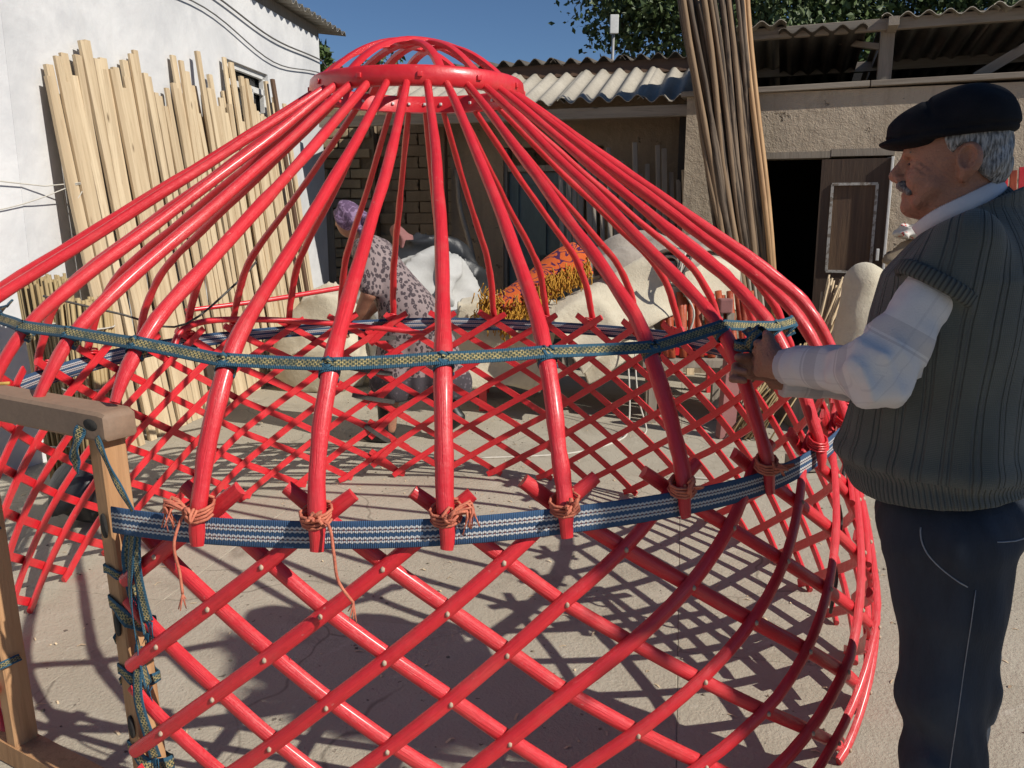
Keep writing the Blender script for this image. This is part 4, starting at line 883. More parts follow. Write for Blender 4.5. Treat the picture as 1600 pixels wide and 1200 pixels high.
# local axes: x forward, y his left (towards the camera), z up
def torso(P, g=0.):
    zt_ = [.74, .80, .88, .95, 1.10, 1.25, 1.33, 1.375, 1.415, 1.46]; z = P[:, 2]
    cx = np.interp(z, zt_, [.0, .01, .028, .045, .042, .036, .030, .020, .015, .012]); a = np.interp(z, zt_, [.135, .145, .158, .168, .152, .140, .130, .108, .085, .060]); b = np.interp(z, zt_, [.165, .172, .185, .190, .186, .198, .200, .165, .115, .062])
    a, b = a+g, b+g; x, y = P[:, 0]-cx, P[:, 1]; k = np.sqrt((x/a)**2+(y/b)**2); return (k-1)*np.minimum(a, b)*.95
SH, EL, WR = (.040, .168, 1.368), (.148, .222, 1.158), (.360, .02, 1.116)          # near arm
SH2, EL2, WR2 = (.035, -.168, 1.368), (.17, -.23, 1.07), (.40, -.10, 1.06)
def dseg(P, a, b): a, b = np.float32(a), np.float32(b); ab = b-a; return ((P-a)@ab)/np.sqrt(ab@ab)
# ---- body: head, neck, core and hands in one mesh
def head(P):
    d = ellg(P, (.060, 0, 1.585), (.088, .077, .095))
    d = smin(d, ellg(P, (.088, 0, 1.530), (.062, .062, .085)), .03)
    d = smin(d, ellg(P, (.082, 0, 1.478), (.056, .052, .040)), .025)
    d = smin(d, ellg(P, (.130, 0, 1.462), (.024, .026, .022)), .02)
    d = smin(d, cone(P, (.140, -.03, 1.566), (.140, .03, 1.566), .015, .015), .015)
    for s in (-1, 1):
        d = smin(d, ellg(P, (.112, s*.042, 1.512), (.030, .024, .028)), .02)            # cheek
        d = smax(d, -ellg(P, (.150, s*.034, 1.546), (.017, .020, .010)), .012)          # eye socket
        d = smin(d, ellg(P, (.131, s*.033, 1.545), (.012, .016, .010)), .004)           # eyelids
        d = smin(d, ellg(P, (.155, s*.014, 1.514), (.013, .010, .009)), .006)           # nostril wing
        d = smin(d, cone(P, (.092, s*.060, 1.50), (.12, s*.045, 1.468), .012, .010), .015)
        e = ellg(P, (.036, s*.083, 1.549), (.022, .013, .031)); e = smin(e, ellg(P, (.043, s*.078, 1.518), (.010, .008, .012)), .01)
        e = smax(e, -ellg(P, (.042, s*.096, 1.553), (.0165, .016, .0225)), .003); e = smin(e, cone(P, (.030, s*.084, 1.565), (.034, s*.084, 1.535), .004, .004), .003); d = smin(d, e, .008)
    d = smin(d, cone(P, (.149, 0, 1.556), (.167, 0, 1.524), .0100, .0140), .010)         # nose
    d = smin(d, ellg(P, (.145, 0, 1.498), (.012, .026, .009)), .008); d = smin(d, ellg(P, (.143, 0, 1.484), (.011, .022, .007)), .006)
    d = smax(d, -cone(P, (.154, -.02, 1.4915), (.154, .02, 1.4915), .003, .003), .003)
    d = smin(d, cone(P, (.046, 0, 1.53), (.034, 0, 1.40), .057, .066), .03)
    nf = np.abs(P[:, 1]); d = d+.0016*np.sin((P[:, 0]*.7-P[:, 2])*420)*np.clip((nf-.035)/.02, 0, 1)*np.clip(1-np.abs(P[:, 0]-.118)/.022, 0, 1)*np.clip(1-np.abs(P[:, 2]-1.535)/.03, 0, 1)
    d = d+.002*np.sin(P[:, 2]*330+P[:, 0]*160)*np.clip(1-np.abs(P[:, 2]-1.475)/.03, 0, 1)*np.clip(1-np.abs(P[:, 0]-.0)/.04, 0, 1)
    return d
hv, hf = sdf_mesh(head, (-.09, -.12, 1.38), (.20, .12, 1.70), .003)
def hand(P, wr, kn, side, curl):
    """palm from wrist to knuckles; four fingers curling down/in, thumb over the top"""
    wr, kn = np.array(wr), np.array(kn); d_ = (kn-wr)/np.linalg.norm(kn-wr); up = np.array([0, 0, 1.]); lat = np.cross(up, d_); lat /= np.linalg.norm(lat); up = np.cross(d_, lat)
    d = cone(P, wr-d_*.045, wr, .026, .027); d = smin(d, cone(P, wr, wr+d_*.03, .028, .030), .015)
    for k, (o, L) in enumerate(((.030, .040), (.010, .045), (-.011, .042), (-.030, .034))):
        b = kn+up*o*.98-lat*.004*side; d = smin(d, cone(P, wr+d_*.02+up*o*.4, b, .020, .0125), .014)
        p1 = b+d_*L*.75-lat*side*L*.45; p2 = p1-lat*side*L*.75+d_*L*.05-up*.004; p3 = p2-lat*side*L*.22-d_*L*.55
        f_ = smin(cone(P, b, p1, .0112, .0102), cone(P, p1, p2, .0102, .0094), .004); f_ = smin(f_, cone(P, p2, p3, .0094, .0082), .004); d = smin(d, f_, .005)
    tb_ = wr+d_*.03+up*.024; t1 = tb_+d_*.034+up*.026-lat*side*.012; t2 = t1+d_*.028+up*.004-lat*side*.022
    d = smin(d, smin(cone(P, tb_, t1, .0155, .0122), cone(P, t1, t2, .0122, .0095), .004), .010); return d
KN = tuple(np.array(WR)+np.array([.062, -.038, .004])); KN2 = tuple(np.array(WR2)+np.array([.062, .018, .002]))
h1v, h1f = sdf_mesh(lambda P: hand(P, WR, KN, 1, 1), (.24, -.16, 1.02), (.56, .16, 1.22), .0033)
h2v, h2f = sdf_mesh(lambda P: hand(P, WR2, KN2, -1, 1), (.32, -.2, 1.06), (.60, .05, 1.27), .0038)
cv, cf = sdf_mesh(lambda P: smin(smin(smax(torso(P, -.04), .78-P[:, 2], .01), cone(P, SH, EL, .045, .038), .03), smin(smin(cone(P, EL, WR, .036, .026), cone(P, SH2, EL2, .045, .038), .01), smin(cone(P, EL2, WR2, .036, .026), smin(cone(P, (-.01, .085, .8), (-.04, .1, .06), .065, .035), cone(P, (-.01, -.085, .8), (-.045, -.1, .06), .065, .035), .02), .02), .01), .03), (-.2, -.32, .0), (.5, .32, 1.46), .016)
obj('body', cat_meshes((hv, hf), (h1v, h1f), (h2v, h2f), (cv, cf)), SKIN, man, local=True)
# ---- hair, mustache, brows
hw = rnd_wav(.0018, 260, 8, 3)
def hairf(P):
    d = ellg(P, (.056, 0, 1.580), (.090, .0825, .094)); d = smin(d, ellg(P, (.012, 0, 1.535), (.046, .066, .050)), .02)
    d = smax(d, P[:, 2]-1.612, .003); d = smax(d, P[:, 0]-.070-(P[:, 2]-1.555)*.35, .004); d = smax(d, (1.502+np.clip(P[:, 0]+.01, 0, .2)*.75)-P[:, 2], .006)
    for s in (-1, 1): d = smax(d, -(ellg(P, (.043, s*.085, 1.543), (.026, .03, .035))), .004)
    w_ = P*np.float32((1, 1, .25)); return d+wav(w_, *hw)
hav, haf = sdf_mesh(hairf, (-.08, -.11, 1.47), (.10, .11, 1.63), .0033)
obj('hair', (hav, haf), HAIR, man, local=True)
obj('mustache', sdf_mesh(lambda P: smin(smin(cone(P, (.157, 0, 1.5045), (.152, .022, 1.503), .0085, .0095), cone(P, (.152, .022, 1.503), (.136, .047, 1.489), .0095, .006), .004), smin(cone(P, (.157, 0, 1.5045), (.152, -.022, 1.503), .0085, .0095), cone(P, (.152, -.022, 1.503), (.136, -.047, 1.489), .0095, .006), .004), .004)+wav(P*np.float32((1, 1, .3)), *rnd_wav(.001, 400, 5, 8)), (.11, -.07, 1.47), (.18, .07, 1.525), .002), MUST, man, local=True)
obj('eyebrow', sdf_mesh(lambda P: np.minimum(cone(P, (.153, .014, 1.568), (.140, .046, 1.566), .0045, .003), cone(P, (.153, -.014, 1.568), (.140, -.046, 1.566), .0045, .003)), (.13, -.06, 1.555), (.165, .06, 1.58), .002), MUST, man, local=True)
t = NT('eye'); obj('eye', cat_meshes(*[sdf_mesh(lambda P, s=s: ellg(P, (.1365, s*.033, 1.544), (.009, .012, .004)), (.12, s*.033-.02, 1.535), (.15, s*.033+.02, 1.553), .0018) for s in (-1, 1)]), t.out((.02, .014, .012), .15), man, local=True)
# ---- cap
cw = rnd_wav(.0035, 38, 6, 5)
def capf(P):
    Q = P.copy(); Q[:, 2] += (P[:, 0]-.05)*.10
    d = ellg(Q, (.064, 0, 1.610), (.094, .098, .082)); d = smin(d, ellg(Q, (.112, 0, 1.612), (.078, .082, .040)), .045); d = smin(d, ellg(Q, (.035, 0, 1.625), (.066, .09, .055)), .03)
    d = smin(d, ellg(Q, (.012, 0, 1.608), (.050, .082, .030)), .02)
    d = d+wav(P, *cw)*np.clip((P[:, 2]-1.60)/.02, 0, 1)
    d = smax(d, 1.593-Q[:, 2], .006)
    d = smin(d, smax(ellg(P, (.135, 0, 1.585+0), (.070, .082, .014)), .10-P[:, 0], .01), .010)
    d = d+.0035*np.exp(-((Q[:, 2]-1.606)/.0022)**2)
    return d+.004*np.exp(-((P[:, 0]-.112-(P[:, 2]-1.64)*.4)/.006)**2)*np.clip((P[:, 2]-1.625)/.01, 0, 1)
obj('cap', sdf_mesh(capf, (-.09, -.13, 1.55), (.23, .13, 1.73), .0036), CAPM, man, local=True)
# ---- vest
AX = (np.array(EL)-np.array(SH)); AX /= np.linalg.norm(AX); AX2 = (np.array(EL2)-np.array(SH2)); AX2 /= np.linalg.norm(AX2)
vw = rnd_wav(.0075, 13, 7, 11); vw2 = rnd_wav(.003, 30, 6, 12)
def vestf(P, trim=0.):
    d = torso(P, .018)
    for s, a, ax in ((SH, EL, AX), (SH2, EL2, AX2)):
        e = cone(P, np.array(s)-ax*.03, np.array(s)+ax*.09, .064, .068); cut = dseg(P, s, a)-.060; e = smax(e, cut, .006)
        d = smax(d, np.where(np.abs(P[:, 1]) > .155, np.where(P[:, 1]*s[1] > 0, np.where((P[:, 2] > 1.27), cut, -1), -1), -1).astype(np.float32), .004) if False else d
        d = smin(d, e, .035)
    d = d+wav(P, *vw)*np.clip((1.36-P[:, 2])/.2, 0, 1)+wav(P, *vw2)*np.clip((1.3-P[:, 2])/.2, 0, 1)
    d = d-.008*np.exp(-((P[:, 2]-.962)/.024)**2)+.005*np.exp(-((P[:, 2]-.928)/.012)**2)
    zh = .892+.02*np.clip(.03-P[:, 0], -.15, .15)/.15*1.; d = smax(d, zh-P[:, 2], .006)
    d = smax(d, -cone(P, (.036, 0, 1.40), (.040, 0, 1.60), .062, .074), .006); d = smax(d, P[:, 2]-(1.474-.52*(P[:, 0]+.011)), .006)
    v_ = np.abs(P[:, 1])-(P[:, 2]-1.24)*.36; d = smax(d, -np.maximum(np.maximum(v_, .03-P[:, 0]), 1.24-P[:, 2]).astype(np.float32), .006)
    return d
vv, vf = sdf_mesh(vestf, (-.2, -.32, .82), (.28, .33, 1.52), .0062)
cxz = np.interp(vv[:, 2], [.88, .95, 1.25, 1.4], [.028, .045, .036, .02]); th = np.arctan2(-(vv[:, 0]-cxz), vv[:, 1]); rib = th*.178
shd = np.clip((vv[:, 2]-1.30)/.10, 0, 1); rib = rib*(1-.0*shd)-.10*shd*np.abs(vv[:, 1])*np.sign(rib+1e-6)*0
obj('vest', (vv, vf), VEST, man, local=True, attrs={'rib': rib})
for s, ax in ((SH, AX), (SH2, AX2)):                                   # ribbed armhole bands
    u_ = np.cross(ax, [0, 0, 1]); u_ /= np.linalg.norm(u_); w_ = np.cross(ax, u_); c0 = np.array(s)+ax*.060; m = 56
    ring = np.array([c0+(u_*math.cos(x)+w_*math.sin(x))*.0705*(1+.03*math.sin(3*x)) for x in np.linspace(0, 2*math.pi, m, False)])
    V, F = sweep(ring, [(-.013, -.006), (.013, -.006), (.015, .002), (.011, .007), (-.011, .007), (-.015, .002)], ring-c0, None, False, True)
    obj('armhole_band', (V, F), TRIM, man, local=True, attrs={'rib': np.repeat(np.arange(m)*.0079, 6)})
nk = np.array([(.042+.083*math.cos(x), .086*math.sin(x), 1.446-.50*.083*math.cos(x)-.02*abs(math.sin(x))-.05*max(0, math.cos(x))**3) for x in np.linspace(.45, 2*math.pi-.45, 40)])
V, F = sweep(nk, [(-.014, -.005), (.014, -.005), (.014, .005), (-.014, .005)], nk-np.array([.042, 0, 1.40])); obj('neck_band', (V, F), TRIM, man, local=True, attrs={'rib': np.repeat(np.arange(40)*.0098, 4)})
# ---- shirt: collar and sleeves
fw = rnd_wav(.006, 26, 7, 14); fw2 = rnd_wav(.0032, 62, 7, 15); fw3 = rnd_wav(.011, 30, 4, 26)
def sleeve(P, S_, E_, W_):
    d = smin(cone(P, S_, E_, .050, .063), cone(P, E_, W_, .054, .041), .03); near = np.exp(-(((P-np.float32(E_))**2).sum(1))/.012)
    d = d+wav(P, *fw)*(.35+near)+wav(P, *fw2)*(.5+near)+(np.abs(wav(P, *fw3))-.004)*(.15+1.1*near)
    cz = dseg(P, E_, W_)-np.linalg.norm(np.array(W_)-np.array(E_)); d = smax(d, cz+.012, .004)
    return d-.003*np.exp(-((cz+.05)/.006)**2)
parts, al, ar = [], [], []
for (S_, E_, W_, lo, hi) in ((SH, EL, WR, (-.08, -.08, 1.01), (.42, .33, 1.48)), (SH2, EL2, WR2, (-.08, -.34, .97), (.48, -.02, 1.48))):
    V, F = sdf_mesh(lambda P: sleeve(P, S_, E_, W_), lo, hi, .0065); parts.append((V, F)); Vf = V.astype(np.float32)
    L1 = np.linalg.norm(np.array(E_)-np.array(S_)); s1 = dseg(Vf, S_, E_); s2 = dseg(Vf, E_, W_); bis = s1-L1+s2; k = 1/(1+np.exp(-np.clip(bis/.016, -30, 30)))
    al.append((1-k)*s1+k*(L1+s2)); dz_ = np.zeros(len(V))
    for (a_, b_, wt) in ((S_, E_, 1-k), (E_, W_, k)):
        a_, b_ = np.array(a_), np.array(b_); x_ = (b_-a_)/np.linalg.norm(b_-a_); u_ = np.cross(x_, [.3, 1, 0]); u_ /= np.linalg.norm(u_); w_ = np.cross(x_, u_); q_ = V-a_; dz_ += wt*np.arctan2(q_@u_, q_@w_)*.06
    ar.append(dz_)
cl = np.array([(.044+.074*math.cos(x), .072*math.sin(x), 1.462-.52*.074*math.cos(x)-.008*abs(math.sin(x))-.02*max(0, math.cos(x))**3) for x in np.linspace(.22, 2*math.pi-.22, 40)])
V, F = sweep(cl, [(-.024, -.003), (.020, -.006), (.022, -.002), (-.020, .004)], cl-np.array([.044, 0, 1.44])); parts.append((V, F)); al.append(np.zeros(len(V))); ar.append(np.zeros(len(V)))
obj('shirt', cat_meshes(*parts), SHIRT, man, local=True, attrs={'along': np.concatenate(al), 'around': np.concatenate(ar)})
# ---- trousers and shoes
tw_ = rnd_wav(.007, 14, 7, 17); tw2 = rnd_wav(.005, 34, 6, 18); tw3 = rnd_wav(.014, 20, 5, 19)
def trousf(P):
    d = smin(cone(P, (-.004, .082, .80), (-.022, .092, .46), .122, .084), cone(P, (-.022, .092, .46), (-.045, .10, .07), .084, .078), .04)
    d = smin(d, smin(cone(P, (-.004, -.082, .80), (-.030, -.095, .46), .122, .084), cone(P, (-.030, -.095, .46), (-.05, -.10, .07), .084, .078), .04), .03)
    d = smin(d, ellg(P, (.0, 0, .83), (.142, .172, .12)), .04)
    kn = np.exp(-((P[:, 2]-.40)/.10)**2); d = d+wav(P, *tw_)*.7+(wav(P, *tw2))*(.5+1.2*kn)+(np.abs(wav(P, *tw3))-.006)*(.25+.35*kn+.4*np.exp(-((P[:, 2]-.80)/.05)**2))
    return smax(smax(d, .05-P[:, 2], .005), P[:, 2]-.92, .005)
tv, tf = sdf_mesh(trousf, (-.2, -.26, .02), (.2, .26, .94), .0085); obj('trousers', (tv, tf), DENIM, man, local=True)
def surf(x, z): # outer (camera) side of the near leg
    ys = np.linspace(.27, .02, 120); P = np.c_[np.full(120, x), ys, np.full(120, z)].astype(np.float32); d = trousf(P); i = np.argmax(d < 0); return np.array([x, ys[i]+.0015, z])
obj('pocket_seam', tube([surf(.052-.09*x**2.2, .850-.10*x) for x in np.linspace(0, 1, 14)], .0016, 5), STITCH, man, local=True)
obj('side_seam', tube([surf(-.040-.012*(1-x), .745-.62*x) for x in np.linspace(0, 1, 26)], .0010, 5), STITCH, man, local=True)
obj('back_pocket_seam', tube([surf(-.128+.05*x, .838+.004*x) for x in np.linspace(0, 1, 6)], .0014, 5), STITCH, man, local=True)
for s, x0 in ((1, -.03), (-1, -.035)):
    obj('shoe', sdf_mesh(lambda P: np.maximum(smin(ellg(P, (x0+.05, s*.10, .035), (.135, .05, .045)), ellg(P, (x0-.03, s*.10, .06), (.06, .045, .05)), .03), .0-P[:, 2]), (x0-.15, s*.1-.08, -.02), (x0+.25, s*.1+.08, .14), .01), LEATHER, man, local=True)
# ribbon ball in his hands
rb_ = []
g = np.random.default_rng(5); c0 = np.array([.60, 1.975, 1.150])
for k in range(9):
    a = g.normal(size=3)*.014; n_ = g.normal(size=3); n_ /= np.linalg.norm(n_); u_ = np.cross(n_, [0, 0, 1]); u_ /= np.linalg.norm(u_); q = np.cross(n_, u_)
    rb_.append(strip(np.array([c0+a*[1.3, 1, .8]+(u_*math.cos(x)+q*math.sin(x))*.026 for x in np.linspace(0, 5.2, 15)]), .024, np.array([u_*math.cos(x)+q*math.sin(x) for x in np.linspace(0, 5.2, 15)]), .002, k))
obj('ribbon_bundle', cat_meshes(*rb_), RIBBON, label='crumpled dark ball of spare ribbon in the man\'s hands', cat='ribbon')

# ================================================================ woman
wmn = thing('person', 'woman in purple headscarf and leopard print dress walking bent forward behind the lattice', 'person', (-.66, 5.27, 0), math.atan2(.25, -.97))
t = NT('leopard_print'); v = t.coords('Object', rand=False); a = t.voro(t.coords('Object', (1, 1, .7), False), 40, 'F1'); b = t.noise(v, 90, 2); d_ = t.math('ADD', a, t.math('MULTIPLY', t.math('SUBTRACT', b, .5), .5))
c = t.mix(t.step(t.noise(v, 4, 3), .3, .7), (.27, .213, .208), (.22, .17, .167)); c = t.mix(t.step(d_, .50, .42), c, (.050, .036, .042)); c = t.mix(t.step(d_, .16, .08), c, (.20, .15, .15))
sz = t.t.nodes.new('ShaderNodeSeparateXYZ'); t.t.links.new(t.coords('Object', rand=False), sz.inputs[0]); hemf = t.math('LESS_THAN', t.math('ADD', sz.outputs[2], t.math('MULTIPLY', sz.outputs[0], -.0)), .46)
c = t.mix(hemf, c, t.mix(t.step(t.voro(v, 34), .3, .25), (.05, .042, .05), (.11, .09, .105)))
DRESS = t.out(c, .9, t.bump(t.noise(v, 120, 2), .002))
t = NT('purple_scarf'); v = t.coords('Object', rand=False); c = t.mix(t.step(t.noise(v, 22, 3, .5, 1.5), .5, .58), (.11, .062, .12), (.25, .165, .27)); SCARF = t.out(c, .8, t.bump(t.noise(v, 30, 3), .008))
dw = rnd_wav(.010, 12, 7, 31)
def bendf(P):
    Q = P.copy(); Q[:, 0] -= .26*np.clip(P[:, 2]-.85, 0, 1); return Q
def dressf(P):
    P = bendf(P)
    d = cone(P, (.13, 0, 1.20), (.03, 0, .95), .135, .150, (1, .9, 1)); d = smin(d, cone(P, (.03, 0, .95), (-.02, 0, .80), .150, .180), .06)
    d = smin(d, cone(P, (-.01, .02, .85), (.06, .06, .42), .165, .165), .06); d = smin(d, cone(P, (-.02, -.02, .85), (-.20, -.05, .40), .165, .19), .08)
    for s in (-1, 1): d = smin(d, cone(P, (.12, s*.13, 1.24), (.14, s*.185, 1.02), .070, .068), .04)
    skirt = np.clip((.85-P[:, 2])/.5, 0, 1); d = d+wav(P, *dw)*(.4+skirt)+.014*skirt*np.sin(np.arctan2(P[:, 1], P[:, 0]+.05)*9)
    d = smax(d, .30-P[:, 2], .01); d = smax(d, -cone(P, (.17, 0, 1.30), (.24, 0, 1.45), .05, .07), .01); return smax(d, -(P[:, 2]-.97)+9*(np.abs(P[:, 1]) < .14), .006) if False else d
obj('dress', sdf_mesh(dressf, (-.48, -.34, .26), (.50, .34, 1.42), .014), DRESS, wmn, local=True)
def wbody(P):
    P = bendf(P)
    d = ellg(P, (.235, 0, 1.42), (.088, .072, .098)); d = smin(d, ellg(P, (.27, 0, 1.375), (.055, .055, .06)), .03); d = smin(d, cone(P, (.315, 0, 1.42), (.335, 0, 1.395), .009, .012), .012)
    d = smin(d, cone(P, (.21, 0, 1.38), (.15, 0, 1.27), .05, .06), .03); d = smin(d, cone(P, (.12, 0, 1.22), (0, 0, .85), .10, .12), .04)
    for s, el, wr in ((1, (.15, .195, .98), (.30, .16, .80)), (-1, (.17, -.19, .98), (.34, -.16, .82))):
        d = smin(d, cone(P, (.12, s*.13, 1.22), el, .05, .042), .03); d = smin(d, cone(P, el, wr, .042, .028), .015); dr_ = np.array(wr)-np.array(el); dr_ /= np.linalg.norm(dr_); wr = np.array(wr)
        d = smin(d, ellg(P, wr+dr_*.04, (.032, .022, .036)), .02)
        for k in range(4): b_ = wr+dr_*.065+np.array([.0, (k-1.5)*.014, 0]); d = smin(d, smin(cone(P, b_, b_+dr_*.035, .009, .008), cone(P, b_+dr_*.035, b_+dr_*.05+[-.015, 0, -.02], .008, .007), .003), .005)
        d = smin(d, cone(P, wr+dr_*.02+[.015, 0, 0], wr+dr_*.06+[.03, 0, -.005], .011, .008), .006)
    d = smin(d, cone(P, (.05, .07, .8), (.12, .08, .10), .07, .042), .02); return smin(d, cone(P, (-.05, -.07, .8), (-.24, -.08, .14), .07, .042), .02)
obj('body', sdf_mesh(wbody, (-.32, -.28, .06), (.58, .28, 1.54), .0105), SKIN, wmn, local=True)
sw_ = rnd_wav(.006, 34, 7, 33)
obj('headscarf', sdf_mesh(lambda P_: (lambda P: smin(smin(smax(ellg(P, (.222, 0, 1.435), (.106, .092, .110)), smax(P[:, 0]*.75-P[:, 2]+1.17, -(P[:, 2]-1.34), .01), .008)+wav(P, *sw_), ellg(P, (.105, .01, 1.43), (.055, .05, .045))+wav(P, *sw_)*1.4, .02), smin(cone(P, (.11, .02, 1.41), (.145, .05, 1.31), .022, .026), cone(P, (.145, .05, 1.31), (.16, .06, 1.25), .022, .012), .01)+wav(P, *sw_), .012))(bendf(P_)), (.02, -.12, 1.2), (.56, .13, 1.58), .008), SCARF, wmn, local=True)
for (bx, by, bz, tilt, sgn) in ((.16, .08, 0., 0., 1), (-.30, -.08, .05, .55, -1)):
    V, F = sdf_mesh(lambda P: smin(ellg(P, (.05, 0, .04), (.12, .045, .045)), cone(P, (-.02, 0, .06), (-.02, 0, .32), .048, .060), .03), (-.12, -.08, -.02), (.2, .08, .40), .012)
    V = V @ np.array(Matrix.Rotation(tilt, 3, 'Y').transposed()); V = V+np.array([bx, by, bz+(.05 if tilt else 0)]); V[:, 2] = np.maximum(V[:, 2], .0)
    obj('boot', (V, F), LEATHER, wmn, local=True)

# ================================================================ heap of felt, sacks and odds and ends
def sheet_sweep(axis, section, thick, up=(0, 0, 1), scl=None, wobble=.0, seed=1):
    """thick cloth: open 2-D section swept along an axis"""
    s = smooth_path(np.c_[section, np.zeros(len(section))], 40)[:, :2]; T = np.gradient(s, axis=0); T /= np.linalg.norm(T, axis=1)[:, None]; N = np.c_[-T[:, 1], T[:, 0]]
    prof = np.vstack([s+N*thick/2, (s-N*thick/2)[::-1]])*[-1, 1]; prof = prof[::-1]; ax = smooth_path(axis, 44)
    V, F = sweep(ax, prof, up, scl); V = np.asarray(V)
    if wobble:
        w_ = rnd_wav(wobble, 9, 6, seed); V = V+np.c_[wav(V, *w_), wav(V[:, [1, 2, 0]], *w_), wav(V[:, [2, 0, 1]], *w_)]; w2 = rnd_wav(wobble*3.2, 5.5, 4, seed+70); cz_ = np.abs(wav(V, *w2)); V = V+np.c_[0*cz_, cz_*.8, -cz_]
    return V, F
# low table that carries the heap
tb = thing('low_table', 'low table with red legs under the heap of felt', 'table', (.7, 6.4, 0))
obj('top', box((-.28, 6.08, .56), (1.75, 6.9, .60), None, .006), GREYWOOD, tb, False)
for x in (-.22, 1.66):
    for y in (6.14, 6.82): obj('leg', box((x-.03, y-.03, 0), (x+.03, y+.03, .559), None, .004), RED, tb, False)
obj('rail', box((-.24, 6.12, .42), (1.7, 6.16, .50), None, .004), RED, tb, False)
# draped felt over the left end of the table
obj('felt_blanket', sheet_sweep([(-.40, 6.12, .80), (-.1, 6.10, .83), (.22, 6.06, .82), (.34, 6.05, .80)], [(-.15, -.58), (-.13, -.3), (-.11, -.05), (-.05, .02), (.25, .02), (.5, 0)], .02, wobble=.012, seed=3), FELT, label='cream felt draped over the left end of the low table', cat='felt')
obj('felt_cover', cat_meshes(*[sheet_sweep([(-.02, 6.02, .855), (.12, 6.01, .86)], [(-.09, -.36), (-.08, -.1), (-.03, .01), (.2, .02)], .02, wobble=.01, seed=8)]), FELT, label='felt strip with a tied cord on the left end of the heap', cat='felt')
obj('cord', tube(smooth_path([(.02, 6.0, .88), (-.06, 5.9, .84), (-.13, 5.88, .74), (-.10, 5.87, .68), (-.12, 5.87, .65)], 16), .006, 6), ROPE, label='short white cord knotted on the draped felt', cat='cord')
# big folded felt in front (its end shows as an open fold)
obj('felt_blanket', sheet_sweep([(.22, 5.86, .86), (.50, 5.92, .97), (.95, 6.02, 1.12), (1.35, 6.2, 1.22)], [(-.34, -.52), (-.27, -.33), (-.17, -.1), (-.085, .015), (-.01, .03), (.06, -.02), (.075, -.12), (.06, -.2)], .022, scl=np.linspace(1.0, .5, 44), wobble=.022, seed=5), FELT, label='large cream felt folded over with its open fold facing left', cat='felt')
obj('felt_blanket', sheet_sweep([(.42, 5.80, .60), (.65, 5.86, .70), (.92, 5.92, .80)], [(-.14, -.25), (-.07, -.1), (.0, .0), (.08, .02), (.2, .02)], .02, wobble=.02, seed=6), FELT, label='lower cream felt flap hanging under the big fold', cat='felt')
obj('felt_blanket', sheet_sweep([(.52, 6.45, 1.16), (.85, 6.48, 1.27), (1.3, 6.5, 1.32), (1.6, 6.5, 1.27)], [(-.24, -.28), (-.16, -.10), (-.04, .0), (.10, .02), (.22, -.06), (.3, -.2)], .03, wobble=.02, seed=7), FELTGREY, label='grey felt lying on top of the heap', cat='felt')
sp_ = np.array([((.012+.0075*x)*math.cos(x), (.012+.0075*x)*math.sin(x)) for x in np.linspace(0, 15, 26)])
obj('felt_roll', sheet_sweep([(1.10, 5.86, 1.15), (1.30, 6.02, 1.15), (1.55, 6.3, 1.12)], sp_*[1.15, .9], .016, wobble=.008, seed=9), FELTGREY, label='rolled grey felt with its dark spiral end showing', cat='felt')
obj('felt_blanket', sheet_sweep([(1.36, 6.42, 1.22), (1.62, 6.46, 1.03), (1.92, 6.48, .74), (2.02, 6.5, .60)], [(-.25, -.02), (-.1, .02), (.15, .0), (.4, -.02)], .025, wobble=.014, seed=10), FELT, label='cream felt sheet sloping down the right end of the heap', cat='felt')
for (ax_, sec, sd_, lab, mt_) in (([(.60, 6.05, 1.13), (.85, 6.12, 1.21), (1.10, 6.2, 1.27)], [(-.20, -.20), (-.12, -.06), (-.03, .01), (.06, .0), (.09, -.05), (.06, -.09), (-.02, -.07)], 14, 'grey felt folded back on itself with a dark hollow behind the carpet', FELTGREY),
        ([(1.18, 5.98, 1.22), (1.42, 6.08, 1.20), (1.66, 6.2, 1.08)], [(-.16, -.30), (-.11, -.12), (-.03, .0), (.07, .02), (.2, -.02)], 15, 'pale felt flap hanging over the rolled grey felt', FELT)):
    obj('felt_blanket', sheet_sweep(ax_, sec, .02, wobble=.014, seed=sd_), mt_, label=lab, cat='felt')
# dark bound edge of the big felt
obj('felt_edging', tube(smooth_path([(1.02, 5.80, 1.06), (1.12, 5.75, .98), (1.20, 5.76, 1.10), (1.26, 5.84, 1.24), (1.22, 5.95, 1.30)], 24), .011, 6), DARKTIE, label='dark bound edge looping round the end of the felt roll', cat='edging')
# embroidered carpet with golden fringe
t = NT('orange_carpet'); v = t.coords('Object', rand=False); n = t.noise(v, 5.5, 1, .3, 3.2); sw = t.math('PINGPONG', t.math('MULTIPLY', n, 4.), .5)
c = t.mix(t.step(sw, .17, .13), (.70, .13, .022), (.045, .008, .075)); c = t.mix(t.step(t.noise(v, 5, 1), .56, .6), c, (.62, .05, .06)); c = t.mix(t.math('MULTIPLY', t.noise(v, 120, 2), .3), c, (.2, .04, .01))
CARPET = t.out(c, .95, t.bump(t.noise(v, 160, 3), .004))
FRINGE = simple('golden_yarn', (.52, .27, .028), (.40, .18, .015), 30, .9, 150, .002)
cp = thing('carpet', 'orange and purple patterned carpet with golden fringe on the heap', 'carpet', (.3, 5.95, .95))
cax = [(-.10, 5.84, .84), (.06, 5.88, .98), (.26, 5.94, 1.12), (.46, 6.02, 1.20)]
obj('pile', sheet_sweep(cax, [(-.16, -.16), (-.13, -.03), (-.06, .045), (.03, .05), (.12, -.03)], .03, scl=np.linspace(.85, 1., 44), wobble=.008, seed=11), CARPET, cp)
ax = smooth_path(cax, 60); fr_ = []
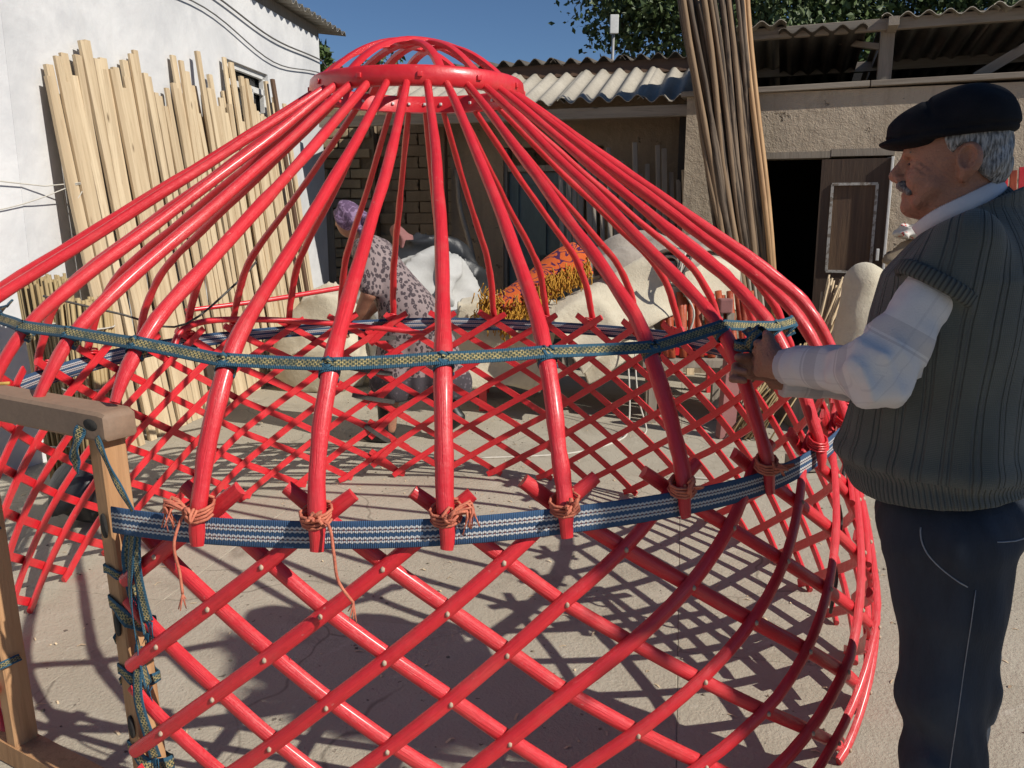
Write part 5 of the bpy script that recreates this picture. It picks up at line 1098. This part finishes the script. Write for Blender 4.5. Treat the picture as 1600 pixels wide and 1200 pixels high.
for i in range(1300):
    p = ax[rng.integers(60)].copy()
    if i < 330: p = ax[rng.integers(5)]+np.array([-.03, -.03, 0])+rng.normal(size=3)*[.05, .05, .045]
    else: p = p+np.array([.05, -.12, -.10])+rng.normal(size=3)*[.02, .02, .03]
    e = p+rng.normal(size=3)*[.02, .02, .02]+[0, -.012, -.07]
    fr_.append(tube(smooth_path([p, p*.7+e*.3+rng.normal(size=3)*.008, p*.3+e*.7+rng.normal(size=3)*.008, e], 7), .0045, 4))
obj('fringe', cat_meshes(*fr_), FRINGE, cp, kind='stuff')
# bundle of orange poles under the felt
for k in range(15):
    x = 1.08+k*.046; o_ = random.uniform(-.05, .05)
    pole('orange_pole', (x+o_*.5+random.uniform(-.03, .03), 5.82+random.uniform(-.03, .03), .463), (x+o_*.2-.03, 5.90+random.uniform(0, .05), .90+random.uniform(-.04, .03)), .026, .024, ORANGE, wob=.004, n=5, label='short orange brown pole end under the felt, %s' % from_ends(k, 15), cat='pole', group='orange poles under the felt heap')
obj('trestle', cat_meshes(box((.92, 5.74, .40), (1.85, 5.94, .46), None, .005), *[box((x-.03, y-.03, 0), (x+.03, y+.03, .4), None, .004) for x in (1.0, 1.78) for y in (5.78, 5.9)]), GREYWOOD, None, False, label='low wooden trestle holding up the orange poles', cat='trestle')
obj('cord', cat_meshes(tube(smooth_path([(1.20, 5.80, 1.2), (1.16, 5.74, 1.0), (1.26, 5.72, .80), (1.22, 5.74, .6)], 18), .007, 6)), ROPE, label='white cord dangling in front of the orange poles', cat='cord')
for x, zt_ in ((.80, .58), (.86, .60)):
    obj('cord', tube(smooth_path([(x, 5.74, zt_), (x+.01, 5.6, .3), (x-.01, 5.45, .06), (x-.10, 5.25, .008), (x-.45, 4.95, .006), (x-1.0, 4.85, .006)] if x < .83 else [(x, 5.76, zt_), (x+.01, 5.62, .25), (x+.06, 5.50, .03), (x+.02, 5.3, .008), (x+.2, 4.9, .006), (x+.1, 4.5, .006), (x+.5, 4.42, .006)], 40), .006, 6), ROPE,
        label='white cord hanging from the felt and trailing left over the concrete' if x < .83 else 'white cord hanging from the felt and curling right over the concrete', cat='cord')
# red posts and sticks right of the heap
obj('pink_board', box((-.06, -.025, 0), (.06, .025, .64), Matrix.Translation((1.42, 5.35, 0)) @ Matrix.Rotation(.05, 4, 'Y') @ Matrix.Rotation(.4, 4, 'Z'), .004), PINKCLOTH, None, False, label='faded pink upright board standing right of the orange poles', cat='board')
obj('red_block', box((1.46, 5.80, .78), (1.55, 5.9, .88), None, .01), PINKCLOTH, None, False, label='small dull red block stacked beside the orange poles', cat='block')
obj('block_stand', cat_meshes(box((1.44, 5.82, 0), (1.49, 5.88, .779)), box((1.52, 5.82, 0), (1.57, 5.88, .779))), GREYWOOD, None, False, label='grey legs carrying the small dull red block', cat='stand')
def sticks(name, label, base, top, n, spread0, spread1, mat=REED, r=.006):
    th = thing(name, label, 'sticks', base); base, top = np.array(base), np.array(top); P = []
    for i in range(n):
        a = base+rng.normal(size=3)*spread0; b = top+rng.normal(size=3)*spread1; a[2] = max(a[2], .005); P.append(tube([a, (a+b)/2+rng.normal(size=3)*.004, b], r, 5))
    obj('stick', cat_meshes(*P), mat, th, kind='stuff')
    return th
th = sticks('stick_bundle', 'fanned bundle of pale split sticks lying right of the pink board', (1.55, 5.35, .02), (1.95, 5.5, .55), 70, np.array([.07, .06, .01]), np.array([.10, .05, .05]))
th2 = sticks('stick_bundle', 'pale split sticks leaning near the standing felt roll', (2.10, 5.75, .30), (2.35, 5.9, .98), 40, np.array([.05, .05, .01]), np.array([.06, .05, .04]), PLANK, .008)
obj('crate', box((1.95, 5.6, 0), (2.45, 6.0, .30), None, .01), GREYWOOD, None, False, label='low grey box under the leaning split sticks', cat='box')
for k in range(7): pole('grey_stick', (1.74+.045*k, 6.15, 0), (1.62+.05*k, 6.5, 1.12+random.uniform(-.12, .15)), .014, .012, GREYWOOD, wob=.008, n=6, label='thin grey stick right of the felt heap, %s of its group' % from_ends(k, 7), cat='stick', group='grey sticks right of the felt heap')
plank('grey_board', (1.62, 4.62, .045), (2.45, 4.75, .045), .16, .07, (0, 0, 1), GREYWOOD, label='grey board lying on the concrete near the man', cat='board')
# standing white felt roll
fz = rnd_wav(.008, 14, 6, 21)
obj('felt_roll', sdf_mesh(lambda P: smin(cone(P, (2.33, 5.5, .2), (2.35, 5.52, 1.0), .22, .15), cone(P, (2.40, 5.45, .2), (2.45, 5.5, .9), .2, .13), .08)+wav(P, *fz)+np.maximum(-(P[:, 2]-.0), 0)*3, (1.95, 5.1, -.05), (2.8, 5.9, 1.25), .022), FELT, label='plump cream felt roll standing in front of the workshop door', cat='felt')
# sacks behind the woman
def sack(name, label, cat, prim, lo, hi, mat, amp=.02, k=9, seed=1, h=.022, crease=1.3, **kw):
    w3 = rnd_wav(amp*2.2, k*.8, 6, seed+9)
    w_ = rnd_wav(amp, k, 8, seed); w2 = rnd_wav(amp*.18, k*2.6, 8, seed+50)
    def f(P):
        d = None
        for p in prim: e = ellg(P, *p); d = e if d is None else smin(d, e, .06)
        return np.maximum(d+wav(P, *w_)+wav(P, *w2)+crease*(np.abs(wav(P, *w3))-amp), -P[:, 2])
    return obj(name, sdf_mesh(f, lo, hi, h), mat, label=label, cat=cat, **kw)
sack('sack', 'bulging white woven sack behind the woman', 'sack', [((-.92, 7.2, .50), (.50, .3, .55)), ((-.70, 7.15, .86), (.36, .28, .32)), ((-.45, 7.15, .62), (.25, .2, .3))], (-1.7, 6.7, -.05), (.1, 7.7, 1.4), SACKWHITE, .03, 10, 4, .02)
sack('tarp', 'crumpled black tarp over the white sack', 'tarp', [((-.78, 7.75, .75), (.5, .22, .55)), ((-.50, 7.6, .62), (.32, .2, .45))], (-1.5, 7.3, -.05), (.1, 8.2, 1.5), TARP, .035, 9, 5, .03)
sack('sack', 'large cream felt sack standing left of the woman', 'sack', [((-1.62, 7.0, .3), (.40, .3, .45)), ((-1.50, 7.0, .60), (.28, .25, .3))], (-2.2, 6.5, -.05), (-1.0, 7.5, 1.4), FELT, .03, 8, 6, .03)
sack('cloth_bundle', 'dusty pink cloth bundle on top of the tarp', 'cloth', [((-1.02, 7.75, 1.18), (.10, .12, .22)), ((-.92, 7.75, 1.08), (.16, .14, .12))], (-1.3, 7.4, .8), (-.6, 8.1, 1.5), PINKCLOTH, .02, 14, 7, .02)
obj('box', box((-.62, 6.45, 0), (-.30, 6.8, .72), Matrix.Rotation(0, 4, 'Z'), .01), WHITEPAINT, None, False, label='white box between the woman and the draped felt', cat='box')
# left side: reed mats, dark bag, rubble
for (bx, by, hz, tl, lab, nn) in ((-2.38, 4.35, 1.12, .10, 'roll of dry reed matting standing against the white wall', 130), (-2.12, 4.10, 1.03, .03, 'second reed roll standing nearer beside the first', 110)):
    th = thing('reed_roll', lab, 'reed roll', (bx, by, 0), group='reed rolls by the white wall'); P = []
    for i in range(nn):
        a_ = rng.random()*6.28; r_ = .125*math.sqrt(rng.random()); q = np.array([bx+r_*math.cos(a_), by+r_*math.sin(a_), 0]); P.append(tube([q, q+[-tl, .05, hz+rng.normal()*.012]], .0085, 5))
    obj('reed', cat_meshes(*P), REED, th, kind='stuff')
    for zz in (.25, .6, .9): obj('binding', tube([np.array([bx-tl*zz/hz+.133*math.cos(x), by+.05*zz/hz+.133*math.sin(x), zz]) for x in np.linspace(0, 6.28, 20)], .004, 5), ROPE, th)
sack('bag', 'black bag on the ground behind the door frame', 'bag', [((-2.05, 3.75, .16), (.16, .12, .17))], (-2.4, 3.5, -.05), (-1.7, 4.0, .45), TARP, .012, 14, 9, .015)
sack('sack', 'grey dusty sack at the left edge by the white wall', 'sack', [((-2.75, 3.55, .2), (.28, .22, .24)), ((-2.6, 3.4, .12), (.22, .2, .16))], (-3.2, 3.0, -.05), (-2.2, 4.0, .6), FELTGREY, .02, 12, 10, .02)
# right edge: folded red lattice, burlap behind the man
fl = thing('folded_lattice', 'folded bundle of orange red laths standing at the right edge', 'lattice', (3.75, 6.3, 0))
for k in range(7): plank('lath', (3.62+k*.055, 6.3-.02*k, 0), (3.58+k*.052, 6.42-.02*k, 1.78+random.uniform(-.04, .04)), .045, .03, (-.4, -1, 0), ORANGE if k % 2 else RED, fl)
for zz in (.7, 1.2): obj('binding', tube([(3.56, 6.33, zz), (3.80, 6.25, zz+.02), (4.0, 6.2, zz)], .008, 5), ROPE, fl)
sack('sack', 'brown burlap sack standing beside the workshop door', 'sack', [((3.15, 6.55, .45), (.26, .22, .5)), ((3.12, 6.52, 1.0), (.2, .17, .3))], (2.7, 6.1, -.05), (3.6, 7.0, 1.5), BURLAP, .02, 12, 12, .025)
sack('cloth_bundle', 'small red and white cloth lying on the burlap sack', 'cloth', [((3.08, 6.50, 1.32), (.12, .10, .05))], (2.85, 6.3, 1.2), (3.3, 6.7, 1.45), None, .012, 22, 13, .012)
t = NT('red_white_print'); SC.objects[[o.name for o in SC.objects if o.name.startswith('cloth_bundle')][-1]].data.materials.append(t.out(t.mix(t.step(t.voro(t.coords(), 28), .35, .3), (.6, .57, .52), (.5, .04, .04)), .9))

# unseen tree added outside the frame on the sun side to shade the man
tree('added_shade_tree', 'unseen leafy tree added out of view to shade the man', (4.9, -1.1, 0), [((3.24, .02, 3.50), (.23, .20, .38)), ((3.10, .04, 3.34), (.20, .19, .28)), ((3.40, -.02, 3.66), (.18, .18, .25))], 4200, .09, 12, group=None)

# wood shavings, chips and grit on the concrete
V, F = [], []; g = np.random.default_rng(44)
for k in range(900):
    x, y = g.uniform(-2.6, 3.2), g.uniform(1.2, 7.5); L, wd_ = g.uniform(.008, .035), g.uniform(.003, .008); a = g.random()*6.28; d_ = np.array([math.cos(a), math.sin(a), 0]); n_ = np.array([-d_[1], d_[0], 0]); i = len(V); h_ = g.uniform(.002, .006); p = np.array([x, y, .0015])
    V += [p-d_*L/2-n_*wd_/2, p-d_*L/2+n_*wd_/2, p+n_*wd_/2+[0, 0, h_], p-n_*wd_/2+[0, 0, h_], p+d_*L/2-n_*wd_/2, p+d_*L/2+n_*wd_/2]; F += [(i, i+3, i+2, i+1), (i+3, i+4, i+5, i+2)]
obj('wood_shavings', (V, F), PLANK, None, False, label='scattered pale wood shavings and chips on the concrete', cat='shavings', kind='stuff')
P = []
for k in range(500):
    x, y = g.uniform(-2.6, 3.4), g.uniform(1.1, 7.5); r_ = g.uniform(.002, .006); P.append((bmesh_ico(r_)[0]*[1.3, 1, .6]+[x, y, r_*.4], bmesh_ico(r_)[1]))
obj('grit', cat_meshes(*P), STONE, None, True, label='loose grit and small stones lying on the concrete', cat='grit', kind='stuff')
